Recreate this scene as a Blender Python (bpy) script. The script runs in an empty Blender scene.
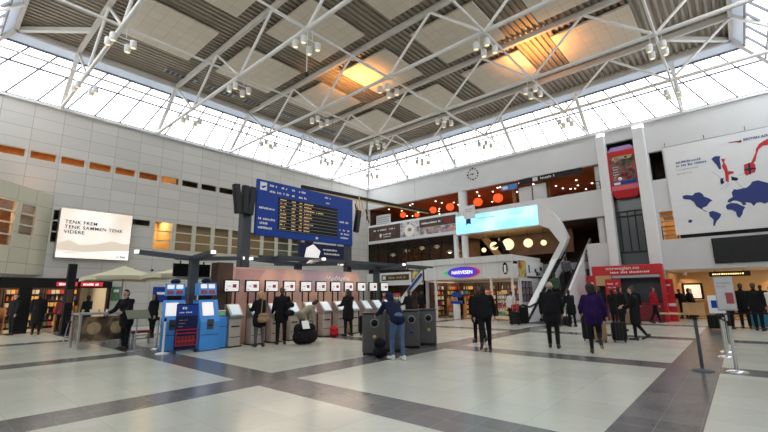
import bpy, bmesh, math, random
from mathutils import Vector, Matrix
random.seed(7)
S = bpy.context.scene
COL = S.collection
PI = math.pi
R = math.radians

# ------------------------------------------------------------------ camera
cam_d = bpy.data.cameras.new('camera'); cam = bpy.data.objects.new('camera', cam_d); COL.objects.link(cam)
cam_d.sensor_width = 36.0; cam_d.lens = 18.842; cam_d.clip_start = 0.05; cam_d.clip_end = 300
cam.matrix_world = Matrix(((0.750386, 0.135886, 0.646882, 0.0), (0.660868, -0.134687, -0.738317, 0.0), (-0.013200, 0.981526, -0.190871, 1.6), (0, 0, 0, 1)))
S.camera = cam
# ------------------------------------------------------------------ sky, exposure
W = bpy.data.worlds.new('sky'); S.world = W; W.use_nodes = True
wn = W.node_tree.nodes; wl = W.node_tree.links
bg = wn['Background']
tc = wn.new('ShaderNodeTexCoord'); sep = wn.new('ShaderNodeSeparateXYZ'); ramp = wn.new('ShaderNodeValToRGB')
wl.new(tc.outputs['Generated'], sep.inputs[0]); wl.new(sep.outputs['Z'], ramp.inputs[0]); wl.new(ramp.outputs[0], bg.inputs[0])
ramp.color_ramp.elements[0].position = 0.0; ramp.color_ramp.elements[0].color = (1.0, 0.985, 0.955, 1)
ramp.color_ramp.elements[1].position = 0.9; ramp.color_ramp.elements[1].color = (0.93, 0.97, 1.0, 1)
bg.inputs[1].default_value = 5.0
S.view_settings.view_transform = 'Standard'; S.view_settings.look = 'None'
S.view_settings.exposure = 0.03; S.view_settings.gamma = 1.0; S.view_settings.use_curve_mapping = False
S.cycles.max_bounces = 8; S.cycles.diffuse_bounces = 5; S.cycles.transparent_max_bounces = 16
S.cycles.sample_clamp_indirect = 6.0
S.cycles.use_denoising = True

def area(name, loc, rot, sx, sy, power, color=(1, 1, 1), portal=False, spread=None):
    l = bpy.data.lights.new(name, 'AREA'); l.shape = 'RECTANGLE'; l.size = sx; l.size_y = sy; l.energy = power; l.color = color
    if spread: l.spread = spread
    o = bpy.data.objects.new(name, l); o.location = loc; o.rotation_euler = rot; COL.objects.link(o)
    if portal: l.cycles.is_portal = True
    return o
WX, WY, WZ = -26.18, 27.56, 11.64           # left wall, far wall, top of the walls
EX, EY, NX, NY = 3.70, 27.56, 3.70, -1.06     # near right wall, near left wall
CX0, CX1, CY0, CY1, CZ = -23.69, 1.21, 1.32, 25.17, 13.95
HALL_BOUNCE = None
def point(name, loc, power, color, r=0.15):
    l = bpy.data.lights.new(name, 'POINT'); l.energy = power; l.color = color; l.shadow_soft_size = r
    o = bpy.data.objects.new(name, l); o.location = loc; COL.objects.link(o); return o
def spot(name, loc, target, power, color, ang, blend=0.6, r=0.1):
    l = bpy.data.lights.new(name, 'SPOT'); l.energy = power; l.color = color; l.spot_size = R(ang); l.spot_blend = blend; l.shadow_soft_size = r
    o = bpy.data.objects.new(name, l); o.location = loc
    o.rotation_euler = (Vector(target)-Vector(loc)).to_track_quat('-Z', 'Y').to_euler(); COL.objects.link(o); return o
# portals over the four glazed slopes so the daylight is sampled well
_sl = math.hypot(CX0-WX, CZ-WZ); _an = math.atan2(CZ-WZ, CX0-WX)
def portal(c, normal, sx, sy):
    o = area('daylight portal', c, (0, 0, 0), sx, sy, 0, portal=True)
    o.rotation_euler = Vector(normal).to_track_quat('-Z', 'Y').to_euler()

# shop, restaurant and corridor lamps that belong to the rooms off the hall
WARM = (1.0, 0.62, 0.28); SOFT = (1.0, 0.80, 0.55)
area('corridor lamp', (-28.2, 4.2, 9.9), (0, 0, 0), 1.0, 10, 520, (1.0, .72, .38))
area('office lamp', (-27.6, 14.5, 6.45), (0, 0, 0), 1.6, 9, 60, (1.0, 0.95, 0.85))
area('office lamp', (-27.9, 9.4, 6.45), (0, 0, 0), 1.0, 1.0, 110, (1.0, 0.75, 0.35))
area('left shop lamp', (-28.0, 2.6, 2.55), (0, 0, 0), 2.2, 8.0, 150, (1.0, 0.72, 0.45))
area('news shop lamp', (-13.4, 25.4, 2.46), (0, 0, 0), 6.0, 3.0, 120, (1.0, 0.74, 0.48))
area('upper restaurant lamp', (-15.5, 32.0, 7.2), (PI, 0, 0), 18, 3.0, 75, (1.0, 0.45, 0.16))
area('middle cafe lamp', (-15.0, 31.0, 6.0), (0, 0, 0), 14, 3.0, 32, (1.0, 0.66, 0.36))
area('middle restaurant lamp', (-21.5, 29.6, 6.1), (0, 0, 0), 8, 1.5, 90, (1.0, 0.6, 0.3))
area('check in hall lamp', (0.2, 30.6, 2.6), (0, 0, 0), 7.0, 3.0, 62, (1.0, 0.66, 0.30))
area('opening lamp', (-2.6, 30, 6.0), (0, 0, 0), 1.6, 2.0, 14, (1.0, 0.6, 0.2))
spot('ceiling uplight', (-14.9, 15.0, 12.2), (-15.1, 15.1, 14.0), 760, (1.0, 0.40, 0.09), 135, 1.0)
spot('ceiling uplight', (-6.6, 19.2, 12.2), (-6.4, 19.4, 14.0), 900, (1.0, 0.40, 0.09), 140, 1.0)
area('mural fill light', (-12.85, 10.4, 2.92), (0, R(-25), 0), .25, 6.0, 70, (1.0, .80, .60))  # added warm fill that brightens the mural; no strip fixture hangs here

# ------------------------------------------------------------------ materials
def nodes(name):
    m = bpy.data.materials.new(name); m.use_nodes = True
    return m, m.node_tree.nodes, m.node_tree.links, m.node_tree.nodes['Principled BSDF']
def mat(name, c, rough=0.55, metal=0.0, var=0.06, scale=6.0, bump=0.0, spec=0.5):
    m, n, l, b = nodes(name)
    b.inputs['Roughness'].default_value = rough; b.inputs['Metallic'].default_value = metal
    b.inputs['Specular IOR Level'].default_value = spec
    t = n.new('ShaderNodeTexCoord'); z = n.new('ShaderNodeTexNoise'); z.inputs['Scale'].default_value = scale; z.inputs['Detail'].default_value = 3
    l.new(t.outputs['Object'], z.inputs['Vector'])
    r = n.new('ShaderNodeValToRGB')
    r.color_ramp.elements[0].position = 0.3; r.color_ramp.elements[1].position = 0.7
    r.color_ramp.elements[0].color = (*[max(0, v*(1-var)) for v in c], 1); r.color_ramp.elements[1].color = (*[min(1, v*(1+var)) for v in c], 1)
    l.new(z.outputs['Fac'], r.inputs[0]); l.new(r.outputs[0], b.inputs['Base Color'])
    if bump:
        bm_ = n.new('ShaderNodeBump'); bm_.inputs['Strength'].default_value = bump; bm_.inputs['Distance'].default_value = 0.01
        l.new(z.outputs['Fac'], bm_.inputs['Height']); l.new(bm_.outputs[0], b.inputs['Normal'])
    return m
def emis(name, c, s, base=None):
    m, n, l, b = nodes(name)
    b.inputs['Base Color'].default_value = (*(base or c), 1); b.inputs['Emission Color'].default_value = (*c, 1); b.inputs['Emission Strength'].default_value = s
    b.inputs['Roughness'].default_value = 0.4
    return m
def panelmat(name, c, ax, w, h, off=(0, 0), line=(0.25, 0.25, 0.24), mort=0.012, rough=0.45, var=0.05):
    # rectangular cladding panels with dark joints; ax = object axes used as (across, up)
    m, n, l, b = nodes(name)
    t = n.new('ShaderNodeTexCoord'); s = n.new('ShaderNodeSeparateXYZ'); l.new(t.outputs['Object'], s.inputs[0])
    facs = []
    for a, size, o in ((ax[0], w, off[0]), (ax[1], h, off[1])):
        ad = n.new('ShaderNodeMath'); ad.operation = 'SUBTRACT'; ad.inputs[1].default_value = o - size*200; l.new(s.outputs[a], ad.inputs[0])
        md = n.new('ShaderNodeMath'); md.operation = 'MODULO'; md.inputs[1].default_value = size; l.new(ad.outputs[0], md.inputs[0])
        lt = n.new('ShaderNodeMath'); lt.operation = 'LESS_THAN'; lt.inputs[1].default_value = mort; l.new(md.outputs[0], lt.inputs[0]); facs.append((lt, ad, size))
    mx = n.new('ShaderNodeMath'); mx.operation = 'MAXIMUM'; l.new(facs[0][0].outputs[0], mx.inputs[0]); l.new(facs[1][0].outputs[0], mx.inputs[1])
    fl = []
    for _, ad, size in facs:
        dv = n.new('ShaderNodeMath'); dv.operation = 'DIVIDE'; dv.inputs[1].default_value = size; l.new(ad.outputs[0], dv.inputs[0])
        f = n.new('ShaderNodeMath'); f.operation = 'FLOOR'; l.new(dv.outputs[0], f.inputs[0]); fl.append(f)
    cb = n.new('ShaderNodeCombineXYZ'); l.new(fl[0].outputs[0], cb.inputs[0]); l.new(fl[1].outputs[0], cb.inputs[1])
    wn_ = n.new('ShaderNodeTexWhiteNoise'); wn_.noise_dimensions = '2D'; l.new(cb.outputs[0], wn_.inputs['Vector'])
    r = n.new('ShaderNodeValToRGB'); r.color_ramp.elements[0].color = (*[v*(1-var) for v in c], 1); r.color_ramp.elements[1].color = (*[min(1, v*(1+var)) for v in c], 1)
    l.new(wn_.outputs['Value'], r.inputs[0])
    mix = n.new('ShaderNodeMix'); mix.data_type = 'RGBA'; l.new(mx.outputs[0], mix.inputs[0]); l.new(r.outputs[0], mix.inputs[6]); mix.inputs[7].default_value = (*line, 1)
    l.new(mix.outputs[2], b.inputs['Base Color']); b.inputs['Roughness'].default_value = rough
    return m
def glassmat(name, tint, gloss=0.12, dark=0.0):
    m = bpy.data.materials.new(name); m.use_nodes = True; n = m.node_tree.nodes; l = m.node_tree.links; n.clear()
    o = n.new('ShaderNodeOutputMaterial'); t = n.new('ShaderNodeBsdfTransparent'); t.inputs[0].default_value = (*tint, 1)
    g = n.new('ShaderNodeBsdfGlossy'); g.inputs['Roughness'].default_value = 0.05; x = n.new('ShaderNodeMixShader')
    fr = n.new('ShaderNodeFresnel'); fr.inputs[0].default_value = 1.35
    mu = n.new('ShaderNodeMath'); mu.operation = 'MULTIPLY'; mu.inputs[1].default_value = gloss*6; l.new(fr.outputs[0], mu.inputs[0])
    l.new(mu.outputs[0], x.inputs[0]); l.new(t.outputs[0], x.inputs[1]); l.new(g.outputs[0], x.inputs[2]); l.new(x.outputs[0], o.inputs[0])
    return m
def floormat():
    m, n, l, b = nodes('stone floor')
    t = n.new('ShaderNodeTexCoord'); s = n.new('ShaderNodeSeparateXYZ'); l.new(t.outputs['Object'], s.inputs[0])
    def math_(op, a, v):
        q = n.new('ShaderNodeMath'); q.operation = op
        if isinstance(a, float): q.inputs[0].default_value = a
        else: l.new(a, q.inputs[0])
        if isinstance(v, (float, int)): q.inputs[1].default_value = v
        else: l.new(v, q.inputs[1])
        return q.outputs[0]
    def band(out, start, period, width):
        a = math_('SUBTRACT', out, start-period*40); a = math_('MODULO', a, period); return math_('LESS_THAN', a, width)
    bx = band(s.outputs[0], -7.72, 6.28, 0.87); by = band(s.outputs[1], 4.30, 6.20, 0.84)
    dark = math_('MAXIMUM', bx, by)
    jx = band(s.outputs[0], -7.72, 0.4187, 0.007); jy = band(s.outputs[1], 4.30, 0.4133, 0.007)
    jx2 = band(s.outputs[0], -7.30, 0.8373, 0.008); jy2 = band(s.outputs[1], 4.30, 0.8266, 0.008)
    jd = math_('MAXIMUM', jx, jy); jl = math_('MAXIMUM', jx2, jy2)
    def tilevar(w, h, c0, c1):
        fx = math_('FLOOR', math_('DIVIDE', math_('ADD', s.outputs[0], 7.30), w), 0); fy = math_('FLOOR', math_('DIVIDE', math_('SUBTRACT', s.outputs[1], 4.30), h), 0)
        cb = n.new('ShaderNodeCombineXYZ'); l.new(fx, cb.inputs[0]); l.new(fy, cb.inputs[1])
        wn_ = n.new('ShaderNodeTexWhiteNoise'); wn_.noise_dimensions = '2D'; l.new(cb.outputs[0], wn_.inputs['Vector'])
        z = n.new('ShaderNodeTexNoise'); z.inputs['Scale'].default_value = 9; z.inputs['Detail'].default_value = 6; l.new(t.outputs['Object'], z.inputs['Vector'])
        f = math_('ADD', math_('MULTIPLY', wn_.outputs['Value'], 0.55), math_('MULTIPLY', z.outputs['Fac'], 0.6))
        r = n.new('ShaderNodeValToRGB'); r.color_ramp.elements[0].color = (*c0, 1); r.color_ramp.elements[1].color = (*c1, 1); l.new(f, r.inputs[0])
        return r.outputs[0]
    light = tilevar(0.8373, 0.8266, (0.50, 0.51, 0.44), (0.62, 0.63, 0.55)); darkc = tilevar(0.4187, 0.4133, (0.085, 0.082, 0.085), (0.16, 0.155, 0.155))
    def mixc(f, a, c):
        x = n.new('ShaderNodeMix'); x.data_type = 'RGBA'; l.new(f, x.inputs[0])
        if isinstance(a, tuple): x.inputs[6].default_value = (*a, 1)
        else: l.new(a, x.inputs[6])
        if isinstance(c, tuple): x.inputs[7].default_value = (*c, 1)
        else: l.new(c, x.inputs[7])
        return x.outputs[2]
    lj = mixc(jl, light, (0.42, 0.43, 0.38)); dj = mixc(jd, darkc, (0.24, 0.235, 0.225))
    c = mixc(dark, lj, dj); l.new(c, b.inputs['Base Color'])
    z = n.new('ShaderNodeTexNoise'); z.inputs['Scale'].default_value = 1.3; z.inputs['Detail'].default_value = 5; l.new(t.outputs['Object'], z.inputs['Vector'])
    mr = n.new('ShaderNodeMapRange'); mr.inputs[3].default_value = 0.16; mr.inputs[4].default_value = 0.30; l.new(z.outputs['Fac'], mr.inputs[0]); l.new(mr.outputs[0], b.inputs['Roughness'])
    b.inputs['Specular IOR Level'].default_value = 0.5
    return m
def stripemat(name, cols, ax, size, rough=0.5, emit=0.0, noise=5.0):
    # mottled picture-like pattern made of a colour ramp over noise
    m, n, l, b = nodes(name)
    t = n.new('ShaderNodeTexCoord'); z = n.new('ShaderNodeTexNoise'); z.inputs['Scale'].default_value = noise; z.inputs['Detail'].default_value = 2.5; l.new(t.outputs['Object'], z.inputs['Vector'])
    r = n.new('ShaderNodeValToRGB'); k = len(cols)
    while len(r.color_ramp.elements) < k: r.color_ramp.elements.new(0.5)
    for i, c in enumerate(cols):
        r.color_ramp.elements[i].position = 0.32 + 0.36*i/max(1, k-1); r.color_ramp.elements[i].color = (*c, 1)
    l.new(z.outputs['Fac'], r.inputs[0]); l.new(r.outputs[0], b.inputs['Base Color']); b.inputs['Roughness'].default_value = rough
    if emit: l.new(r.outputs[0], b.inputs['Emission Color']); b.inputs['Emission Strength'].default_value = emit
    return m
M = {}
M['white'] = mat('white paint', (0.78, 0.79, 0.80), 0.45, var=0.02, scale=2)
M['steel'] = mat('white painted steel', (0.80, 0.79, 0.77), 0.4, var=0.04, scale=2)
M['beam'] = mat('grey white roof beam', (0.60, 0.57, 0.52), 0.5, var=0.05, scale=2)
M['grey'] = mat('mid grey paint', (0.30, 0.31, 0.33), 0.5)
M['slate'] = mat('slate grey steel', (0.065, 0.075, 0.09), 0.45, spec=0.3)
M['dark'] = mat('charcoal metal', (0.028, 0.029, 0.032), 0.45, spec=0.25)
M['black'] = mat('black plastic', (0.009, 0.009, 0.010), 0.45, spec=0.2)
M['chrome'] = mat('brushed chrome', (0.70, 0.70, 0.70), 0.22, 1.0, 0.03)
M['alu'] = mat('grey aluminium', (0.45, 0.45, 0.46), 0.35, 0.8, 0.04)
M['deck'] = mat('taupe corrugated steel', (0.33, 0.285, 0.225), 0.5, var=0.05, scale=1)
M['tile'] = panelmat('acoustic tile', (0.68, 0.61, 0.50), (0, 1), 0.56, 0.55, (0, 0), (0.50, 0.46, 0.40), 0.02, 0.8, 0.04)
M['band'] = panelmat('white soffit band', (0.75, 0.77, 0.80), (1, 2), 1.243, 50, (0, -20), (0.4, 0.42, 0.45), 0.03)
def translucent(name, c, f):
    m, n, l, b = nodes(name); b.inputs['Base Color'].default_value = (*c, 1); b.inputs['Roughness'].default_value = .5
    t = n.new('ShaderNodeBsdfTranslucent'); t.inputs[0].default_value = (*c, 1); x = n.new('ShaderNodeMixShader'); x.inputs[0].default_value = f
    l.new(b.outputs[0], x.inputs[1]); l.new(t.outputs[0], x.inputs[2]); l.new(x.outputs[0], n['Material Output'].inputs[0]); return m
M['band'] = translucent('frosted white band', (.72, .76, .82), .28)
M['mull'] = mat('blue grey window frame', (0.12, 0.13, 0.16), 0.45)
M['glass'] = glassmat('clear roof glazing', (0.97, 0.985, 1.0), 0.05)
M['pane'] = glassmat('window pane', (0.75, 0.78, 0.78), 0.12)
M['smoke'] = glassmat('tinted pane', (0.55, 0.57, 0.58), 0.12)
M['wallL'] = panelmat('grey wall panels', (0.59, 0.58, 0.545), (1, 2), 1.243, 0.636, (1.43, 11.43), (0.24, 0.24, 0.23), 0.016)
M['wallD'] = panelmat('cream wall panels', (0.56, 0.54, 0.42), (0, 2), 1.0, 0.72, (0.0, 6.84), (0.22, 0.21, 0.18), 0.02)
M['wallR'] = mat('white plaster', (0.66, 0.67, 0.68), 0.6, var=0.03, scale=0.8)
M['cream'] = mat('cream frame', (0.62, 0.59, 0.48), 0.5)
M['floor'] = floormat()
M['wood'] = mat('orange brown timber', (0.44, 0.22, 0.07), 0.5, var=0.25, scale=3)
M['ceilred'] = mat('red brown ceiling', (0.33, 0.10, 0.045), 0.6, var=0.25, scale=1.2)
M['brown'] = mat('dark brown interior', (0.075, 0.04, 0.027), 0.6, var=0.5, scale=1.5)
M['midbrown'] = mat('warm mid brown panel', (.22, .13, .08), .6, var=.3, scale=1.2)
M['mapblue'] = mat('map blue print', (.012, .032, .19), .5, var=.03)
M['tan'] = mat('tan plaster', (0.55, 0.36, 0.17), 0.6, var=0.06, scale=1)
M['red'] = mat('signal red laminate', (0.55, 0.012, 0.02), 0.4)
M['darkred'] = mat('dark red cloth', (0.22, 0.02, 0.03), 0.7)
M['navy'] = mat('navy blue sign', (0.010, 0.055, 0.33), 0.45, var=0.03, spec=0.25)
M['deepnavy'] = mat('deep navy panel', (0.010, 0.013, 0.065), 0.45, spec=0.25)
M['sky'] = mat('light blue enamel', (0.06, 0.30, 0.78), 0.35, var=0.04)
M['amber'] = emis('amber board text', (1.0, 0.72, 0.30), 1.6)
M['wtext'] = mat('white lettering', (0.85, 0.85, 0.85), 0.5, var=0)
M['btext'] = mat('navy lettering', (0.06, 0.10, 0.28), 0.5, var=0)
M['gold'] = mat('gold paint', (0.60, 0.42, 0.16), 0.4, 0.3)
M['bulb'] = emis('lamp glow', (1.0, 0.80, 0.40), 1.6)
M['spotglow'] = emis('downlight glow', (1.0, 0.85, 0.65), 9.0)
M['globe'] = emis('opal globe glow', (1.0, 0.80, 0.45), 1.15)
M['lantern'] = emis('red paper lantern glow', (1.0, 0.10, 0.02), 1.1, (0.8, 0.1, 0.03))
M['whitelit'] = emis('white lit sign', (1.0, 0.97, 0.92), 1.0)
M['screen'] = emis('pale kiosk screen', (0.55, 0.72, 0.82), 0.7, (0.2, 0.2, 0.2))
M['leaflet'] = emis('backlit notice', (0.95, 0.92, 0.91), 0.42)
M['paper'] = mat('grey white paper', (.55, .55, .56), .6, var=.03)
M['teal'] = mat('teal blue shell', (.02, .22, .34), .4)
M['purple'] = mat('deep purple plastic', (0.25, 0.12, 0.35), 0.4)

# ------------------------------------------------------------------ mesh helpers
class MB:
    def __init__(s): s.v = []; s.f = []; s.smooth = set(); s.T = None
    def add(s, vs, fs, smooth=False):
        b = len(s.v)
        for p in vs:
            p = Vector(p)
            s.v.append(tuple(s.T @ p if s.T else p))
        for f in fs:
            if smooth: s.smooth.add(len(s.f))
            s.f.append(tuple(b+i for i in f))
        return s
    def box(s, x0, x1, y0, y1, z0, z1, bev=0.0):
        if x0 > x1: x0, x1 = x1, x0
        if y0 > y1: y0, y1 = y1, y0
        if z0 > z1: z0, z1 = z1, z0
        if bev > 0:
            bev = min(bev, (x1-x0)*0.45, (y1-y0)*0.45, (z1-z0)*0.45)
            vs = []; idx = {}
            for a in (0, 1):
                for b in (0, 1):
                    for c in (0, 1):
                        for k in range(3):
                            p = [(x0, x1)[a], (y0, y1)[b], (z0, z1)[c]]
                            sg = [(1, -1)[a], (1, -1)[b], (1, -1)[c]]
                            for q in range(3):
                                if q != k: p[q] += sg[q]*bev
                            idx[(a, b, c, k)] = len(vs); vs.append(p)
            fs = []
            g = lambda a, b, c, k: idx[(a, b, c, k)]
            for a in (0, 1): fs.append([g(a, 0, 0, 0), g(a, 1, 0, 0), g(a, 1, 1, 0), g(a, 0, 1, 0)])
            for b in (0, 1): fs.append([g(0, b, 0, 1), g(1, b, 0, 1), g(1, b, 1, 1), g(0, b, 1, 1)])
            for c in (0, 1): fs.append([g(0, 0, c, 2), g(1, 0, c, 2), g(1, 1, c, 2), g(0, 1, c, 2)])
            for p_ in (0, 1):
                for q_ in (0, 1):
                    fs.append([g(p_, q_, 0, 0), g(p_, q_, 1, 0), g(p_, q_, 1, 1), g(p_, q_, 0, 1)])
                    fs.append([g(p_, 0, q_, 0), g(p_, 1, q_, 0), g(p_, 1, q_, 2), g(p_, 0, q_, 2)])
                    fs.append([g(0, p_, q_, 1), g(1, p_, q_, 1), g(1, p_, q_, 2), g(0, p_, q_, 2)])
            for a in (0, 1):
                for b in (0, 1):
                    for c in (0, 1): fs.append([g(a, b, c, 0), g(a, b, c, 1), g(a, b, c, 2)])
            s.add(vs, fs); s.fix = True
            return s
        v = [(x0, y0, z0), (x1, y0, z0), (x1, y1, z0), (x0, y1, z0), (x0, y0, z1), (x1, y0, z1), (x1, y1, z1), (x0, y1, z1)]
        return s.add(v, [(0, 3, 2, 1), (4, 5, 6, 7), (0, 1, 5, 4), (1, 2, 6, 5), (2, 3, 7, 6), (3, 0, 4, 7)])
    def tube(s, p0, p1, r0, r1=None, n=10, caps=True):
        if r1 is None: r1 = r0
        p0 = Vector(p0); p1 = Vector(p1); d = (p1-p0).normalized()
        u = d.orthogonal().normalized(); w = d.cross(u)
        vs = []
        for p, r in ((p0, r0), (p1, r1)):
            for i in range(n):
                a = 2*PI*i/n; vs.append(p+u*(r*math.cos(a))+w*(r*math.sin(a)))
        fs = [(i, (i+1) % n, n+(i+1) % n, n+i) for i in range(n)]
        s.add(vs, fs, True)
        if caps: s.add(vs[:n], [tuple(reversed(range(n)))]); s.add(vs[n:], [tuple(range(n))])
        return s
    def path(s, pts, r, n=8):
        for a, b in zip(pts, pts[1:]): s.tube(a, b, r, n=n)
        return s
    def bar(s, p0, p1, w, h, up=(0, 0, 1)):
        p0 = Vector(p0); p1 = Vector(p1); d = (p1-p0).normalized(); up = Vector(up)
        if abs(d.dot(up)) > 0.98: up = Vector((0, 1, 0))
        a = d.cross(up).normalized()*(w/2); b = a.cross(d).normalized()*(h/2)
        vs = [p+sa*a+sb*b for p in (p0, p1) for sa, sb in ((-1, -1), (1, -1), (1, 1), (-1, 1))]
        return s.add(vs, [(0, 3, 2, 1), (4, 5, 6, 7), (0, 1, 5, 4), (1, 2, 6, 5), (2, 3, 7, 6), (3, 0, 4, 7)])
    def lathe(s, prof, c=(0, 0, 0), n=16):
        vs = []; c = Vector(c)
        for r, z in prof:
            for i in range(n):
                a = 2*PI*i/n; vs.append(c+Vector((r*math.cos(a), r*math.sin(a), z)))
        fs = []
        for k in range(len(prof)-1):
            for i in range(n): fs.append((k*n+i, k*n+(i+1) % n, (k+1)*n+(i+1) % n, (k+1)*n+i))
        s.add(vs, fs, True)
        if prof[0][0] > 1e-4: s.add(vs[:n], [tuple(reversed(range(n)))])
        if prof[-1][0] > 1e-4: s.add(vs[-n:], [tuple(range(n))])
        return s
    def ball(s, c, r, n=14, m=9, sc=(1, 1, 1)):
        c = Vector(c); vs = [c+Vector((0, 0, -r*sc[2]))]
        for k in range(1, m):
            t = -PI/2+PI*k/m
            for i in range(n):
                a = 2*PI*i/n; vs.append(c+Vector((r*sc[0]*math.cos(t)*math.cos(a), r*sc[1]*math.cos(t)*math.sin(a), r*sc[2]*math.sin(t))))
        vs.append(c+Vector((0, 0, r*sc[2]))); L = len(vs)-1
        fs = [(0, 1+(i+1) % n, 1+i) for i in range(n)]
        for k in range(m-2):
            for i in range(n): fs.append((1+k*n+i, 1+k*n+(i+1) % n, 1+(k+1)*n+(i+1) % n, 1+(k+1)*n+i))
        fs += [(L, 1+(m-2)*n+i, 1+(m-2)*n+(i+1) % n) for i in range(n)]
        return s.add(vs, fs, True)
    def prism(s, poly, ext):
        ext = Vector(ext); n = len(poly); vs = [Vector(p) for p in poly]; vs += [p+ext for p in vs]
        fs = [tuple(reversed(range(n))), tuple(range(n, 2*n))]+[(i, (i+1) % n, n+(i+1) % n, n+i) for i in range(n)]
        s.fix = True
        return s.add(vs, fs)
    def mesh(s, name, m):
        me = bpy.data.meshes.new(name); me.from_pydata(s.v, [], s.f)
        for i in s.smooth: me.polygons[i].use_smooth = True
        if getattr(s, 'fix', False):
            b = bmesh.new(); b.from_mesh(me); bmesh.ops.recalc_face_normals(b, faces=b.faces); b.to_mesh(me); b.free()
        me.materials.append(m if not isinstance(m, str) else M[m]); me.update()
        return me
    def build(s, name, m, parent=None, loc=None):
        o = bpy.data.objects.new(name, s.mesh(name, m)); COL.objects.link(o)
        if parent: o.parent = parent
        if loc: o.location = loc
        return o
def tag(o, label, cat, group=None):
    o['label'] = label; o['category'] = cat
    if group: o['group'] = group
    return o
def thing(name, label, cat, loc=(0, 0, 0), rz=0.0, group=None):
    o = bpy.data.objects.new(name, None); COL.objects.link(o); o.location = loc; o.rotation_euler = (0, 0, rz); o.empty_display_size = 0.2
    return tag(o, label, cat, group)
def struct(name, mb, m):
    o = mb.build(name, m); o['kind'] = 'structure'; return o
def copy_tree(o, parent=None):
    c = o.copy(); COL.objects.link(c)
    if parent: c.parent = parent
    for ch in list(o.children): copy_tree(ch, c)
    return c
ORD = ['first', 'second', 'third', 'fourth', 'fifth', 'sixth', 'seventh', 'eighth', 'ninth', 'tenth', 'eleventh', 'twelfth', 'thirteenth', 'fourteenth', 'fifteenth', 'sixteenth']
def text(name, s, size, m, parent, loc, rot, align='LEFT', ext=0.004, width=1.0, shear=0.0, bold=0.0, space=1.0):
    cu = bpy.data.curves.new(name, 'FONT'); cu.body = s; cu.size = size; cu.extrude = ext; cu.align_x = align; cu.shear = shear; cu.offset = bold; cu.space_character = space
    cu.resolution_u = 3
    o = bpy.data.objects.new(name+'_tmp', cu); COL.objects.link(o)
    dg = bpy.context.evaluated_depsgraph_get(); me = bpy.data.meshes.new_from_object(o.evaluated_get(dg)); COL.objects.unlink(o); bpy.data.objects.remove(o); bpy.data.curves.remove(cu)
    for v in me.vertices: v.co.x *= width
    me.materials.clear(); me.materials.append(M[m])
    t = bpy.data.objects.new(name, me); COL.objects.link(t); t.parent = parent; t.location = loc; t.rotation_euler = rot
    return t
# ------------------------------------------------------------------ floor, walls, ceiling
struct('floor', MB().box(-36, 9, -7, 42, -0.3, 0), 'floor')
w = MB(); T0, T1 = WX-0.2, WX
w.box(T0, T1, NY, WY+.3, 9.03, WZ); w.box(T0, T1, NY, WY+.3, 6.16, 8.60)
SW = [(1.43+1.243*k+0.09, 1.43+1.243*k+1.153) for k in range(-1, 11)]
e = NY
for a, b in SW: w.box(T0, T1, e, a, 8.60, 9.03); e = b
w.box(T0, T1, e, WY+.3, 8.60, 9.03)
LW = [(3.98, 5.04, 4.40)]+[(7.60, 8.62, 5.72)]+[(8.80+1.243*k, 8.80+1.243*k+1.10, 4.40) for k in range(0, 10)]
e = NY
for a, b, z0 in LW:
    w.box(T0, T1, e, a, 4.40, 6.16); e = b
    if z0 > 4.41: w.box(T0, T1, a, b, 4.40, z0)
w.box(T0, T1, e, WY+.3, 4.40, 6.16)
w.box(T0, T1, NY, WY+.3, 2.56, 4.40); w.box(T0, T1, 6.85, WY+.3, 0, 2.56)
struct('wall_left', w, 'wallL')
wi = 0
def window(frame, pane, fm='cream', pm='pane'):
    global wi
    wi += 1
    o = struct('window_%d' % wi, frame, fm); pane.build('pane', pm, o); return o
for a, b in SW:
    f = MB(); x0, x1 = WX-.14, WX-.06
    f.box(x0, x1, a, b, 8.60, 8.63).box(x0, x1, a, b, 9.0, 9.03).box(x0, x1, a, a+.03, 8.63, 9.0).box(x0, x1, b-.03, b, 8.63, 9.0)
    window(f, MB().box(WX-.11, WX-.10, a+.03, b-.03, 8.63, 9.0))
for a, b, z0 in LW:
    f = MB(); x0, x1 = WX-.12, WX+.03; t = .05
    f.box(x0, x1, a, b, z0, z0+t).box(x0, x1, a, b, 6.16-t, 6.16).box(x0, x1, a, a+t, z0+t, 6.16-t).box(x0, x1, b-t, b, z0+t, 6.16-t)
    if z0 < 4.5:
        for zz in (4.98, 5.56): f.box(x0, x1, a+t, b-t, zz-.03, zz+.03)
    window(f, MB().box(WX-.09, WX-.08, a+t, b-t, z0+t, 6.16-t))
# rooms seen through the windows
struct('wall_corridor', MB().box(-30.2, -30, -1, 17.5, 7.4, 10).box(-30, T0, -1, 17.5, 7.2, 7.4).box(-30, T0, 17.3, 17.5, 7.4, 10).box(-30, T0, -1.2, -1, 7.4, 10).box(-30, T0, 9.93, 10.0, 7.4, 10), 'wood')  # last cross wall is added to keep the corridor light off the farther windows
struct('ceiling_corridor', MB().box(-30.2, T0, -1.2, 17.5, 10, 10.2), 'wood')
struct('wall_office', MB().box(-29.2, -29, 3.5, 21.5, 4.1, 6.5).box(-29, T0, 3.3, 3.5, 4.1, 6.5).box(-29, T0, 21.5, 21.7, 4.1, 6.5).box(-29, T0, 8.64, 8.72, 4.1, 6.5).box(-29, T0, 10.0, 10.08, 4.1, 6.5), 'tan')
struct('ceiling_office', MB().box(-29.2, T0, 3.3, 21.7, 6.5, 6.6).box(-29.2, T0, 3.3, 21.7, 3.9, 4.1), 'grey')

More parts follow.
